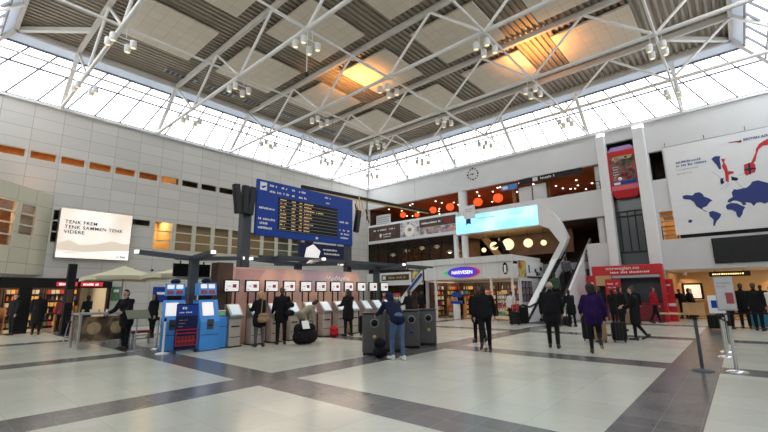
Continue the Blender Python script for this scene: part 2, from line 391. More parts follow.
# diagonal wall that juts out beside the left wall
AD = math.atan2(-.752, .659)
def diag(name, mb, m, kind=True, parent=None):
    o = mb.build(name, m, parent)
    if parent is None: o.location = (WX, 3.95, 0); o.rotation_euler = (0, 0, AD)
    if kind and parent is None: o['kind'] = 'structure'
    return o
d = MB(); D = 5.9
d.box(0, D, -.2, 0, 6.1, 6.85).box(0, D, -.2, 0, 2.75, 3.95).box(0, .87, -.2, 0, 3.95, 6.1).box(.87, 1.8, -.2, 0, 3.95, 4.55).box(1.8, 1.97, -.2, 0, 3.95, 6.1).box(3.3, D, -.2, 0, 3.95, 6.1)
diag('wall_diagonal', d, 'wallD')
d = MB(); d.box(.2, D, -.9, -.85, 3.7, 6.4); d.box(.2, D, -.9, -.2, 3.6, 3.7)
diag('wall_diagonal_room', d, 'wood')
for a, b, z0, zs in ((.87, 1.8, 4.55, (5.05, 5.58)), (1.97, 3.3, 3.95, (4.5, 5.05, 5.58))):
    f = MB(); t = .05
    f.box(a, b, -.12, .03, z0, z0+t).box(a, b, -.12, .03, 6.1-t, 6.1).box(a, a+t, -.12, .03, z0+t, 6.1-t).box(b-t, b, -.12, .03, z0+t, 6.1-t)
    for q in zs: f.box(a+t, b-t, -.12, .03, q-.03, q+.03)
    wi += 1
    o = diag('window_%d' % wi, f, 'cream'); MB().box(a+t, b-t, -.09, -.08, z0+t, 6.1-t).build('pane', 'pane', o)
point('diagonal room lamp', (-24.75, 1.15, 5.6), 150, (1.0, .5, .2))

# far wall (to the right in the picture)
F0, F1 = WY, WY+.3
PX0, PX1, PX2, PX3 = -5.83, -5.34, -3.82, -3.22      # the two tall portal piers
w = MB()
w.box(WX-.2, PX0, F0, F1, 9.62, WZ); w.box(PX1, PX2, F0, F1, 10.78, WZ); w.box(PX3, NX, F0, F1, 9.66, WZ)
w.box(WX-.2, PX0, F0, F1, 6.22, 7.93)
w.box(PX3, -3.17, F0, F1, 7.94, 9.66).box(-2.50, NX, F0, F1, 7.94, 9.66).box(PX3, NX, F0, F1, 6.05, 7.94)
w.box(PX3, -3.10, F0, F1, 4.42, 6.05); w.box(PX3, NX, F0, F1, 2.72, 4.42)
w.box(-7.1, PX0, F0, F1, 0, 4.55)
struct('wall_far', w, 'wallR')
p = MB(); p.box(PX0, PX1, F0-.35, F1, 0, 11.25, .04); p.box(PX2, PX3, F0-.35, F1, 0, 11.25, .04)
struct('wall_far_piers', p, 'white')
struct('trim_9', MB().box(-2.25, NX, F0+.06, F0+.2, 4.42, 4.66), 'black')  # black strip painted in as the shade of the open gap below the poster
struct('wall_near_right', MB().box(NX, NX+.2, NY, WY, 0, WZ), 'wallR')
struct('wall_near_left', MB().box(WX, NX, NY-.2, NY, 2.56, WZ).box(-21, NX, NY-.2, NY, 0, 2.56), 'wallR')
# upper and middle floors behind the far wall
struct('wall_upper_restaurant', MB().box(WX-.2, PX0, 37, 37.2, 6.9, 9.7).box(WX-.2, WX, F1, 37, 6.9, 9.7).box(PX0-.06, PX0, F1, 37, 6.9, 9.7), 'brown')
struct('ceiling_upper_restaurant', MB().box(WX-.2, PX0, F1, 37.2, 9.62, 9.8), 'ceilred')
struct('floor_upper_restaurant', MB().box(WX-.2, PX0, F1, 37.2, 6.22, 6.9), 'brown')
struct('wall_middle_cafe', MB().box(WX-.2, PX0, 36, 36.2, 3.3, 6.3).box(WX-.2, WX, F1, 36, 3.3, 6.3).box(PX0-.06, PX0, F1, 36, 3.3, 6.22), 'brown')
struct('floor_middle_cafe', MB().box(WX-.2, PX0, F1, 36.2, 3.0, 3.46), 'grey')
struct('wall_small_room', MB().box(PX3-.06, PX3, F1, 30, 7.6, 9.9).box(PX3, -1.0, 30, 30.2, 7.6, 9.9).box(PX3, -1, F1, 30, 7.6, 7.8).box(PX3, -1, F1, 30, 9.8, 9.9).box(-1, -.9, F1, 30, 7.6, 9.9), 'brown')
struct('wall_opening_room', MB().box(PX3, NX, 31, 31.2, 4.2, 6.4).box(PX3, NX, F1, 31, 4.1, 4.3).box(PX3, NX, F1, 31, 6.3, 6.5).box(PX3-.1, PX3, F1, 31, 4.2, 6.4), 'tan')
# check-in hall under the far wall
struct('wall_check_in_hall', MB().box(PX3-.2, 8, 33.2, 33.4, 0, 3).box(PX3-.2, PX3, F1, 33.2, 0, 3).box(8, 8.2, F1, 33.2, 0, 3), 'tan')
struct('ceiling_check_in_hall', MB().box(PX3-.2, 8.2, F1, 33.4, 2.72, 2.95), 'white')
# ground floor below the middle cafe
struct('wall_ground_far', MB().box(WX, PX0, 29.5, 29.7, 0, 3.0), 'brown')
struct('trim_1', MB().box(WX, -17.9, F0-.12, F1, 2.35, 3.46), 'white')
# left shop
struct('wall_left_shop', MB().box(-31, -30.8, -6, 7.2, 0, 2.8).box(-30.8, T0, 7.0, 7.2, 0, 2.8).box(-30.8, T0-2, -6.2, -6, 0, 2.8), 'cream')
struct('ceiling_left_shop', MB().box(-31, T0, -6, 7.2, 2.66, 2.8), 'white')

# corrugated roof deck (trapezoid ribs along the hall)
dk = MB(); pitch = .2767; n = int((CX1-CX0)/pitch); prof = []
for i in range(n+1):
    x = CX0+i*pitch; prof += [(x, 14.06), (x+pitch*.42, 14.06), (x+pitch*.52, 14.16), (x+pitch*.9, 14.16)]
prof = [(min(x, CX1), z) for x, z in prof]
v = [(x, CY0, z) for x, z in prof]+[(x, CY1, z) for x, z in prof]; k = len(prof)
dk.add(v, [(i, i+1, k+i+1, k+i) for i in range(k-1)])
dk.box(CX0-.1, CX1+.1, CY0-.1, CY1+.1, 14.2, 14.5)
struct('ceiling', dk, 'deck')
# sloped glazing on four sides: lower glass, transom, upper glass, white soffit band
def slope(idx, p0, p1, q0, q1, module, nm):
    p0, p1, q0, q1 = map(Vector, (p0, p1, q0, q1))      # p wall line, q roof line
    def at(s, t): return p0.lerp(p1, s).lerp(q0.lerp(q1, s), t)
    nrm = ((p1-p0).cross(q0-p0)).normalized()
    if nrm.z > 0: nrm = -nrm                              # inward and down
    L = (p1-p0).length; nn = max(1, round(L/module))
    f = MB()
    for t, wd in ((.0, .18), (.52, .075), (.80, .09)): f.bar(at(0, t)+nrm*.02, at(1, t)+nrm*.02, wd, .10, up=nrm)
    for i in range(nn+1):
        s = i/nn; f.bar(at(s, 0), at(s, .80), .06, .10, up=nrm)
    o = struct('window_%s' % nm, f, 'mull')
    g = MB(); g.add([at(0, 0)-nrm*.03, at(1, 0)-nrm*.03, at(1, .8)-nrm*.03, at(0, .8)-nrm*.03], [(0, 1, 2, 3)]); g.build('pane', 'glass', o)
    b = MB(); A = [at(0, .8), at(1, .8), at(1, 1), at(0, 1)]; b.prism(A, -nrm*.03)
    struct('trim_%s' % nm, b, 'band')
    s_ = MB(); s_.bar(p0+Vector((0, 0, -.05)), p1+Vector((0, 0, -.05)), .22, .14); struct('trim_%s_sill' % nm, s_, 'white')
    c = at(.5, .4)-nrm*.12; portal(c, nrm, L, (q0-p0).length)
LL = (WX, NY, WZ); LF = (WX, WY, WZ); RF = (NX, WY, WZ); RN = (NX, NY, WZ)
ll = (CX0, CY0, CZ+.05); lf = (CX0, CY1, CZ+.05); rf = (CX1, CY1, CZ+.05); rn = (CX1, CY0, CZ+.05)
slope(0, LL, LF, ll, lf, 1.243, 'left'); slope(1, LF, RF, lf, rf, 1.243, 'far'); slope(2, RF, RN, rf, rn, 1.243, 'near_right'); slope(3, RN, LL, rn, ll, 1.243, 'near_left')

# ------------------------------------------------------------------ roof trusses (planar, both directions)
XS = [-26.18+4.98*i for i in range(7)]; YS = [27.56-4.77*j for j in range(7)]     # bottom node grid incl. the walls
BZ = 11.64; TZ = 13.88
def truss(name, label, along, fixed, stations, e0, e1, group, rad):
    lo, hi = stations[0], stations[-1]
    P = (lambda a, z: (a, fixed, z)) if along == 'x' else (lambda a, z: (fixed, a, z))
    t = thing(name, label, 'roof truss', P(lo, BZ), 0, group); o = Vector(P(lo, BZ))
    Q = lambda a, z: tuple(Vector(P(a, z))-o)
    MB().tube(Q(lo, BZ), Q(hi, BZ), rad, n=12).build('bottom_chord', 'steel', t)
    MB().bar(Q(e0, TZ), Q(e1, TZ), .16, .26).build('top_chord', 'beam', t)
    MB().bar(Q(lo, BZ), Q(e0, TZ), .2, .14, up=(0, 0, 1)).build('raking_post', 'steel', t)
    MB().bar(Q(hi, BZ), Q(e1, TZ), .2, .14, up=(0, 0, 1)).build('raking_post', 'steel', t)
    mids = [e0]+[(stations[i]+stations[i+1])/2 for i in range(1, len(stations)-2)]+[e1]
    for i, s in enumerate(stations[1:-1]):
        for m in (mids[i], mids[i+1]):
            MB().tube(Q(s, BZ), Q(m, TZ-.08), .062, n=8).build('brace', 'steel', t)
for j in range(1, 6):
    truss('roof_truss', 'white tubular roof truss running out from left wall, %s one from the far wall' % ORD[j-1], 'x', YS[j], XS, CX0, CX1, 'roof trusses from the left wall', .085)
for i in range(1, 6):
    t = thing('roof_tie', 'thin white roof tie tube running out from far wall, %s one from the left wall' % ORD[i-1], 'roof tie', (XS[i], WY, BZ), 0, 'roof ties from the far wall')
    MB().tube((0, 0, .0), (0, NY-WY, .0), .05, n=10).build('tie_tube', 'steel', t)
    for a, b in ((0, CY1-WY), (NY-WY, CY0-WY)): MB().bar((0, a, 0), (0, b, TZ-BZ), .2, .14).build('raking_post', 'steel', t)
    for j in range(1, 6): MB().lathe([(.07, -.09), (.12, -.05), (.12, .05), (.07, .09)], (0, YS[j]-WY, 0), 10).build('node_collar', 'steel', t)
eb = MB()
for a, b in (((CX0, CY0), (CX0, CY1)), ((CX0, CY1), (CX1, CY1)), ((CX1, CY1), (CX1, CY0)), ((CX1, CY0), (CX0, CY0))):
    eb.bar((a[0], a[1], TZ), (b[0], b[1], TZ), .16, .2); eb.bar((a[0], a[1], 14.1), (b[0], b[1], 14.1), .06, .3)
struct('trim_roof_edge', eb, 'beam')
hp = MB()
for a, b, c in (((WX, NY), (CX0, CY0), (XS[1], YS[5])), ((WX, WY), (CX0, CY1), (XS[1], YS[1])), ((NX, WY), (CX1, CY1), (XS[5], YS[1])), ((NX, NY), (CX1, CY0), (XS[5], YS[5]))):
    hp.bar((a[0], a[1], BZ), (b[0], b[1], TZ), .2, .2); hp.bar((b[0], b[1], TZ), (c[0], c[1], TZ), .18, .2)
struct('trim_hip_beams', hp, 'steel')

# ------------------------------------------------------------------ ceiling panels, grilles, pendant lamps
p = MB().box(-1.68, 1.68, -1.65, 1.65, 0, .1, .01)
pm = p.mesh('ceiling_panel', 'tile')
for i in range(1, 5):
    for j in range(1, 5):
        o = bpy.data.objects.new('ceiling_panel', pm); COL.objects.link(o)
        o.location = ((XS[i]+XS[i+1])/2, (YS[j]+YS[j+1])/2, 13.84)
        tag(o, 'square acoustic ceiling panel, %s from the left wall and %s from the far wall' % (ORD[i-1], ORD[j-1]), 'ceiling panel', 'acoustic panels under the roof deck')
        bx, by, bz = o.location
hg = MB()
for i in range(1, 5):
    for j in range(1, 5):
        bx, by = (XS[i]+XS[i+1])/2, (YS[j]+YS[j+1])/2
        for sx in (-1.2, 1.2): hg.bar((bx+sx, by-1.5, 14.0), (bx+sx, by+1.5, 14.0), .05, .14)
struct('trim_panel_hangers', hg, 'dark')
gr = thing('air_grille', 'dark slotted air grille on roof deck, nearest one along the left edge', 'air grille', (-22.45, 8.2, 13.98))
MB().box(-.22, .22, -.85, .85, -.02, .08).build('frame', 'grey', gr)
sl = MB()
for q in range(6): sl.box(-.18, .18, -.78+q*.26, -.6+q*.26, -.035, -.02)
sl.build('slats', 'dark', gr)
for k, yy in enumerate((10.6, 13.0, 15.6, 19.0, 21.4)):
    c = copy_tree(gr); c.location = (-22.45, yy, 13.98); tag(c, 'dark slotted air grille on roof deck, %s along the left edge' % ORD[k+1], 'air grille', 'air grilles along the left roof edge')
gr['group'] = 'air grilles along the left roof edge'

pc = thing('pendant_lamp', 'x', 'pendant lamp', (0, 0, BZ))
for sx in (-.30, .32):
    r = MB().tube((sx*.6, .12*(1 if sx > 0 else -1), -.05), (sx*.6, .12*(1 if sx > 0 else -1), -.58), .014, n=6).build('rod', 'steel', pc)
for k, (ya, yb, xx) in enumerate(((-.34, .30, -.22), (-.30, .36, .22))):
    MB().bar((xx, ya, -.58), (xx, yb, -.58), .03, .03).build('bar', 'steel', pc)
    for y_ in (ya, yb):
        h = MB().lathe([(.05, 0), (.11, -.015), (.115, -.05), (.115, -.30), (.10, -.32), (.085, -.30), (.085, -.27), (0, -.27)], (xx, y_, -.54), 14).build('lamp_housing', 'white', pc)
        MB().lathe([(0, -.262), (.08, -.262), (.08, -.285), (0, -.285)], (xx, y_, -.54), 12).build('lens', 'bulb', h)
first = True
VIS = [(1, 1), (1, 2), (1, 3), (1, 4), (1, 5), (2, 1), (2, 2), (2, 3), (2, 4), (2, 5), (3, 1), (3, 2), (3, 3), (3, 4), (4, 1), (4, 2), (4, 3), (4, 4), (5, 1), (5, 2), (5, 3)]
for i, j in VIS:
    o = pc if first else copy_tree(pc); first = False
    o.location = (XS[i], YS[j], BZ)
    tag(o, 'four cylinder lamp cluster under roof truss, %s out from left wall, %s from far wall' % (ORD[i-1], ORD[j-1]), 'pendant lamp', 'pendant lamp clusters at the truss crossings')
cmz = thing('ceiling_camera', 'small camera on a long thin rod under the roof truss', 'camera', (-11.24+.05, 8.48, BZ))
MB().tube((0, 0, 0), (0, 0, -1.85), .02, n=6).build('rod', 'steel', cmz); MB().ball((0, 0, -1.92), .09, 10, 7).build('dome', 'dark', cmz)
# ------------------------------------------------------------------ far wall: signs, parapets, restaurants
def onfar(name, label, cat, x, z, y=WY, group=None): return thing(name, label, cat, (x, y, z), 0, group)
RX = (PI/2, 0, 0)                                      # text standing upright and facing the hall from the far wall
# brown restaurant banner on the parapet
t = onfar('banner', 'long dark brown restaurant banner with food pictures on the upper parapet', 'sign', -26.1, 6.36, WY-.12)
MB().box(0, 9.75, .02, .12, -.12, 1.62).build('frame', 'white', t)
MB().box(.12, 3.95, 0, .02, .12, 1.42).build('text_panel', 'brown', t)
M['foodA'] = stripemat('plate of food picture', [(.10, .09, .12), (.45, .45, .52), (.75, .72, .70), (.30, .16, .08)], 0, 1, noise=1.6)
M['foodB'] = stripemat('dishes picture', [(.06, .05, .07), (.30, .30, .42), (.55, .28, .14), (.75, .70, .68)], 0, 1, noise=2.8)
pic = MB().box(4.0, 6.0, 0, .02, .12, 1.42).build('plate_picture', 'foodA', t)
MB().lathe([(.0, 0), (.45, 0), (.55, .03), (.50, .04), (.3, .02), (0, .02)], (0, 0, 0), 20).build('plate_print', 'wtext', pic, (5.0, -.004, .62)).rotation_euler = (PI/2, 0, 0)
MB().ball((5.0, -.02, .72), .24, 12, 8, (1, .12, .7)).build('food_print', 'wood', pic)
MB().box(6.05, 9.65, 0, .02, .72, 1.42).build('headline_panel', 'brown', t)
MB().box(6.05, 9.65, 0, .02, .12, .70).build('dishes_picture', 'foodB', t)
MB().box(8.6, 9.4, -.005, 0, .85, 1.30).build('emblem', 'darkred', t)
def scrawl(parent, x, z, n, wch, h, m, y=-.01, name='text_line', gap=.25):
    # a line of small print too small to read in the photograph
    b = MB(); random.seed(int(abs(x*77+z*131)*10)+n)
    for i in range(n):
        if random.random() < .14: continue
        ww = wch*random.uniform(.5, .8); hh = h*random.uniform(.65, 1.0)
        b.box(x+i*wch, x+i*wch+ww, y, y+.006, z, z+hh)
    return b.build(name, m, parent)
scrawl(t, .75, .98, 26, .10, .15, 'wtext'); scrawl(t, 1.9, .55, 10, .11, .14, 'wtext'); scrawl(t, 1.95, .34, 9, .10, .10, 'wtext')
MB().prism([(1.5, -.01, .70), (1.74, -.01, .70), (1.74, -.01, .46), (1.62, -.01, .32), (1.5, -.01, .46)], (0, .008, 0)).build('shield_emblem', 'wtext', t)
scrawl(t, 6.3, 1.0, 16, .12, .15, 'wtext')
# cyan illuminated sign
M['cyan'] = stripemat('pale cyan lit sign', [(.22, .68, .78), (.32, .76, .82), (.52, .86, .89)], 0, 1, emit=.9, noise=.55)
t = onfar('lit_sign', 'long pale cyan illuminated sign on the balcony above the news shop', 'sign', -16.3, 6.1, WY-.45)
MB().box(0, 6.5, .03, .42, -.06, 1.42, .02).build('casing', 'white', t); MB().box(.04, 6.46, 0, .03, 0, 1.36).build('face', 'cyan', t)
MB().prism([(.95, -.012, 1.2), (1.35, -.012, 1.2), (1.35, -.012, .62), (1.15, -.012, .74), (.95, -.012, .62)], (0, .01, 0)).build('blue_ribbon', 'navy', t)
scrawl(t, 1.8, .95, 14, .11, .16, 'wtext'); scrawl(t, 4.6, .72, 10, .12, .15, 'leaflet')
# angled white cladding at its right end, and the white flank below
P = lambda px, pz, y=WY-.46: (px, y, pz)
c = MB(); c.prism([P(-9.8, 7.46), P(-9.5, 7.36), P(-8.93, 6.95), P(-8.42, 6.15), P(-8.05, 5.06), P(-8.25, 4.6), P(-8.95, 3.45), P(-9.4, 3.45), P(-8.57, 4.75), P(-9.17, 5.73), P(-9.8, 6.04)], (0, .5, 0))
o = struct('trim_2', c, 'white')
struct('trim_3', MB().prism([(-16.3, WY-.03, 6.06), (-9.8, WY-.03, 6.06), (-9.8, WY+3.5, 6.1), (-16.3, WY+3.5, 6.1)], (0, 0, .03)), 'tan')
struct('trim_7', MB().prism([(-15.9, 30.2, 6.15), (-15.3, 30.2, 6.15), (-13.6, 30.2, 3.9), (-14.2, 30.2, 3.9)], (0, .2, 0)), 'tan')
# clock (twelve dots and two hands)
t = onfar('clock', 'round wall clock of dark marks on the white wall', 'clock', -14.78, 10.78, WY-.02)
mk = MB()
for k in range(12):
    a = 2*PI*k/12; rr = .44; s = .045 if k % 3 else .06
    mk.box(rr*math.sin(a)-s, rr*math.sin(a)+s, -.02, .01, rr*math.cos(a)-s, rr*math.cos(a)+s)
mk.build('hour_marks', 'dark', t)
MB().bar((0, -.02, 0), (-.26, -.02, .05), .03, .05).build('hour_hand', 'dark', t); MB().bar((0, -.03, 0), (.10, -.03, .02), .03, .05).build('minute_hand', 'dark', t)
MB().lathe([(0, 0), (.06, 0), (.06, .03), (0, .03)], (0, 0, 0), 12).build('hub', 'darkred', t).rotation_euler = (PI/2, 0, 0)
# dark hanging lounge sign near the upper ceiling
t = onfar('hanging_sign', 'long dark direction sign with white pictogram hung under the white wall edge', 'sign', -11.2, 9.25, WY+.15)
MB().box(0, 4.3, 0, .08, .0, .40).build('panel', 'dark', t); MB().box(1.0, 1.35, -.01, 0, .06, .34).build('pictogram', 'wtext', t)
scrawl(t, 1.55, .12, 9, .11, .16, 'wtext'); MB().tube((.3, .04, .40), (.3, .04, .55), .015).build('hanger', 'dark', t); MB().tube((4.0, .04, .40), (4.0, .04, .55), .015).build('hanger', 'dark', t)
t = onfar('small_sign', 'small blue sign hung beside the dark direction sign', 'sign', -12.6, 9.05, WY+.2)
MB().box(0, 1.2, 0, .06, 0, .38).build('panel', 'sky', t); MB().box(.1, .5, -.008, 0, .08, .30).build('pictogram', 'wtext', t); MB().tube((.6, .03, .38), (.6, .03, .58), .012).build('hanger', 'dark', t)
# red paper lanterns
for k, (x, z, r) in enumerate(((-23.43, 8.99, .30), (-21.78, 8.76, .24), (-19.98, 8.96, .33), (-18.2, 8.97, .36), (-15.5, 8.97, .38), (-13.73, 9.01, .40))):
    t = thing('paper_lantern', 'glowing red paper lantern upstairs, %s from the left' % ORD[k], 'lantern', (x, 29.5, z), 0, 'red lanterns in the upper restaurant')
    b = MB(); b.lathe([(r*math.cos(-PI/2+PI*q/14)*(1.0 if q % 2 else .95), r*math.sin(-PI/2+PI*q/14)*.9) for q in range(15)], (0, 0, 0), 18); b.build('shade', 'lantern', t)
    MB().tube((0, 0, r*.85), (0, 0, 9.62-z), .01).build('cord', 'black', t)
# opal globes of the middle floor
for k, (x, z, r) in enumerate(((-14.71, 4.86, .18), (-13.85, 5.1, .31), (-12.72, 5.12, .43), (-11.2, 5.08, .32), (-10.1, 5.0, .20))):
    t = thing('globe_lamp', 'opal globe lamp over the news shop roof, %s from the left' % ORD[k], 'lamp', (x, 28.5, z), 0, 'opal globes on the middle floor')
    MB().ball((0, 0, 0), r, 18, 12).build('globe', 'globe', t); MB().tube((0, 0, r*.98), (0, 0, 6.22-z), .012).build('cord', 'black', t)
# ceiling downlights upstairs
random.seed(3); dl = MB().lathe([(0, 0), (.045, 0), (.06, .01), (.06, .03), (0, .03)], (0, 0, 0), 10).mesh('downlight', 'spotglow')
for k in range(60):
    x = -25.3+k*.32+random.uniform(-.2, .2); y = 28.3+random.random()*8
    if x > -6.3: continue
    o = bpy.data.objects.new('downlight', dl); COL.objects.link(o); o.location = (x, y, 9.59); tag(o, 'tiny bright downlight in the red brown upstairs ceiling', 'downlight', 'downlights in the upper restaurant ceiling')
# round columns
for k, (x, y, z0, z1, r, lab) in enumerate(((-15.98, 27.9, 6.9, 9.62, .36, 'round white column behind the upper parapet near the lanterns'), (-15.9, 27.75, 3.46, 6.22, .26, 'round white column on the middle floor, right one of the close pair'),
        (-16.7, 27.75, 3.46, 6.22, .20, 'thin white column on the middle floor, left one of the close pair'), (-6.05, 28.3, 6.9, 9.62, .28, 'round white column on the upper floor beside the red advertising box'), (-6.2, 28.3, 3.46, 6.22, .3, 'round white column on the middle floor beside the tall glass bay'))):
    t = thing('column', lab, 'column', (x, y, z0)); MB().lathe([(r, .0), (r, z1-z0-.02)], (0, 0, 0), 18).build('shaft', 'white', t)
    MB().lathe([(r+.04, .0), (r+.04, .12), (r+.005, .14)], (0, 0, 0), 18).build('collar', 'grey', t); MB().lathe([(r+.012, .55), (r+.012, .60)], (0, 0, 0), 18).build('band', 'dark', t)
for k, (x, y, lab) in enumerate(((-12.15, 29.0, 'orange timber post upstairs under the dark direction sign'), (-9.6, 29.0, 'narrow orange timber post upstairs right of the white boards'))):
    t = thing('post', lab, 'post', (x, y, 6.9)); MB().box(-.12, .12, -.12, .12, .06, 2.70).build('shaft', 'wood', t); MB().box(-.16, .16, -.16, .16, 0, .06).build('foot', 'dark', t)
# white boards standing on the balconies
def board(lab, x, y, z, w_, h_, m='white', lines=3, feet=True):
    t = thing('notice_board', lab, 'board', (x, y, z)); MB().box(-w_/2, w_/2, 0, .05, .08, h_).build('panel', m, t)
    f = MB()
    for sx in (-w_/2+.06, w_/2-.06): f.box(sx-.03, sx+.03, -.10, .15, 0, .08)
    if feet: f.build('foot', 'grey', t)
    if lines:
        for q in range(lines): MB().box(-w_*.36, w_*.30, -.008, 0, h_*.72-q*h_*.15, h_*.72-q*h_*.15+.04).build('text_line', 'grey', t)
    return t
board('white notice board above the cyan sign, left one of the close pair', -11.0, 28.2, 6.9, .95, 2.25, lines=0)
board('white notice board above the cyan sign, right one of the close pair', -9.95, 28.2, 6.9, .95, 2.30, lines=0)
board('small white board fixed over left end of the cyan sign', -15.0, WY-.52, 7.1, .95, 1.1, lines=2, feet=False)
t = thing('menu_board', 'white slatted menu board upstairs at left end of brown banner', 'board', (-24.9, 28.3, 6.9))
MB().box(-.9, .9, 0, .06, .9, 2.15).build('panel', 'white', t)
for q in range(5): MB().box(-.75, .75, -.02, 0, 1.05+q*.2, 1.12+q*.2).build('slat', 'grey', t)
MB().box(-.85, -.78, 0, .06, 0, .9).build('leg', 'dark', t); MB().box(.78, .85, 0, .06, 0, .9).build('leg', 'dark', t)
# upper railings
def railing(lab, x0, x1, y, z, h=.95, nbar=3, m='dark'):
    t = thing('railing', lab, 'railing', (x0, y, z)); L = x1-x0
    MB().tube((0, 0, h), (L, 0, h), .03).build('handrail', m, t)
    for q in range(1, nbar): MB().tube((0, 0, h*q/nbar), (L, 0, h*q/nbar), .014, n=6).build('rail', m, t)
    k = max(2, int(L/1.6)+1)
    for q in range(k): MB().box(L*q/(k-1)-.02, L*q/(k-1)+.02, -.02, .02, 0, h).build('post', m, t)
    return t
railing('dark tube railing upstairs above the white parapet beside the portal pier', -9.0, -5.95, WY+.12, 7.5, 1.0, 4)
# tables and diners on the upper floor, seen as dark shapes
def cafe_table(lab, x, y, z, grp=None, r=.4, m='brown'):
    t = thing('cafe_table', lab, 'table', (x, y, z), 0, grp); MB().lathe([(0, .71), (r, .71), (r, .74), (0, .74)], (0, 0, 0), 16).build('top', m, t)
    MB().tube((0, 0, .02), (0, 0, .71), .03).build('stem', 'dark', t); MB().lathe([(0, 0), (.24, 0), (.22, .025), (0, .03)], (0, 0, 0), 14).build('foot', 'dark', t); return t
# middle-floor restaurant glazing and lamps (left)
f = MB(); gx0, gx1 = WX+.06, -16.95
for q in range(9):
    x = gx0+(gx1-gx0)*q/8; f.box(x-.05, x+.05, F0+.05, F0+.15, 3.46, 6.22)
f.box(gx0, gx1, F0+.05, F0+.15, 4.3, 4.38)
o = struct('window_%d' % (wi+1), f, 'black'); wi += 1
MB().box(gx0, gx1, F0+.09, F0+.10, 3.46, 6.22).build('pane', 'smoke', o)
for k, (x, z) in enumerate(((-24.6, 5.2), (-22.9, 5.45), (-21.2, 5.55), (-19.6, 5.55), (-18.3, 5.0), (-17.6, 5.05))):
    t = thing('pendant_lamp', 'shaded pendant lamp behind the dark restaurant glazing, %s from the left' % ORD[k], 'lamp', (x, 29.3, z), 0, 'pendant lamps in the middle restaurant')
    MB().lathe([(.02, .22), (.12, .20), (.30, .05), (.31, 0), (.29, 0), (.1, .16), (0, .18)], (0, 0, 0), 14).build('shade', 'white', t); MB().ball((0, 0, .03), .14, 10, 7).build('bulb', 'spotglow' if k > 3 else 'globe', t); MB().tube((0, 0, .22), (0, 0, 6.22-z), .01).build('cord', 'black', t)
M['picsB'] = stripemat('dim framed pictures', [(.02, .02, .02), (.30, .08, .02), (.55, .25, .06), (.10, .03, .02)], 0, 1, noise=2.0)
for k, (x, z, w_, h_) in enumerate(((-25.2, 4.6, .7, 1.3), (-23.6, 4.7, .9, 1.4), (-19.0, 4.3, .7, .8))):
    t = thing('framed_picture', 'dim brown framed picture inside the middle restaurant, %s from the left' % ORD[k], 'picture', (x, 31.8, z), 0, 'pictures in the middle restaurant')
    MB().box(-w_/2-.06, w_/2+.06, .02, .06, -.06, h_+.06).build('frame', 'dark', t); MB().box(-w_/2, w_/2, 0, .02, 0, h_).build('image', 'picsB', t)
struct('wall_restaurant_partition', MB().box(WX, -16.9, 32, 32.1, 3.46, 6.22), 'midbrown')
struct('trim_8', MB().box(-14.0, -9.0, 31.5, 31.7, 4.5, 6.22), 'midbrown')

# ---- news shop box with terrace
NXa, NXb, NYa = -16.62, -10.1, 23.0
sh = MB()
sh.box(-17.95, NXb, NYa-.12, NYa+.1, 3.44, 3.84); sh.box(-17.95, NXb, NYa+.1, WY, 3.30, 3.46)
sh.box(NXa, NXb, NYa, NYa+.15, 2.48, 3.44); sh.box(NXb-.15, NXb, NYa+.15, WY, 2.48, 3.84); sh.box(NXb-.15, NXb, NYa+.95, WY, 0, 2.48)
sh.box(NXa, NXb-.15, WY-.1, WY, 0, 3.3); sh.box(NXa, NXa+.12, NYa, WY, 0, 3.3); sh.box(NXa+.12, NXb-.15, NYa+.15, WY-.1, 2.5, 2.62)
for x in (-16.56, -15.62): sh.box(x-.06, x+.06, NYa, NYa+.12, 0, 2.48)
sh.box(NXb-.72, NXb, NYa, NYa+.15, 0, 2.48) if False else None
for x in (-11.55, -10.2): sh.box(x-.05, x+.05, NYa, NYa+.12, 0, 2.48)
M['shopwhite'] = panelmat('white shop cladding', (.72, .73, .73), (0, 2), 1.12, 40, (-16.6, -10), (.45, .45, .46), .02)
struct('wall_news_shop', sh, 'shopwhite')
t = thing('shop_sign', 'oval blue purple lit shop sign with white lettering over the news shop', 'sign', (-13.45, NYa-.02, 2.92))
def ell(rx, rz, cx=0, n=36): return [(cx+rx*math.cos(2*PI*k/n), 0, rz*math.sin(2*PI*k/n)) for k in range(n)]
M['lilac'] = emis('blue violet sign face', (.06, .03, .50), .55); M['signred'] = emis('red sign face', (.65, .03, .04), .5); M['signgreen'] = emis('green sign face', (.05, .5, .15), .5)
MB().prism([(p[0], -.05, p[2]) for p in ell(1.12, .36, .12)], (0, .05, 0)).build('red_crescent', 'signred', t)
MB().prism([(p[0], -.05, p[2]) for p in ell(.30, .13, -1.12)], (0, .05, 0)).build('green_tip', 'signgreen', t)
MB().prism([(p[0], -.08, p[2]) for p in ell(1.10, .35)], (0, .08, 0)).build('oval_face', 'lilac', t)
text('lettering', 'NARVESEN', .31, 'whitelit', t, (-.02, -.085, -.11), RX, 'CENTER', width=1.02, bold=.003)
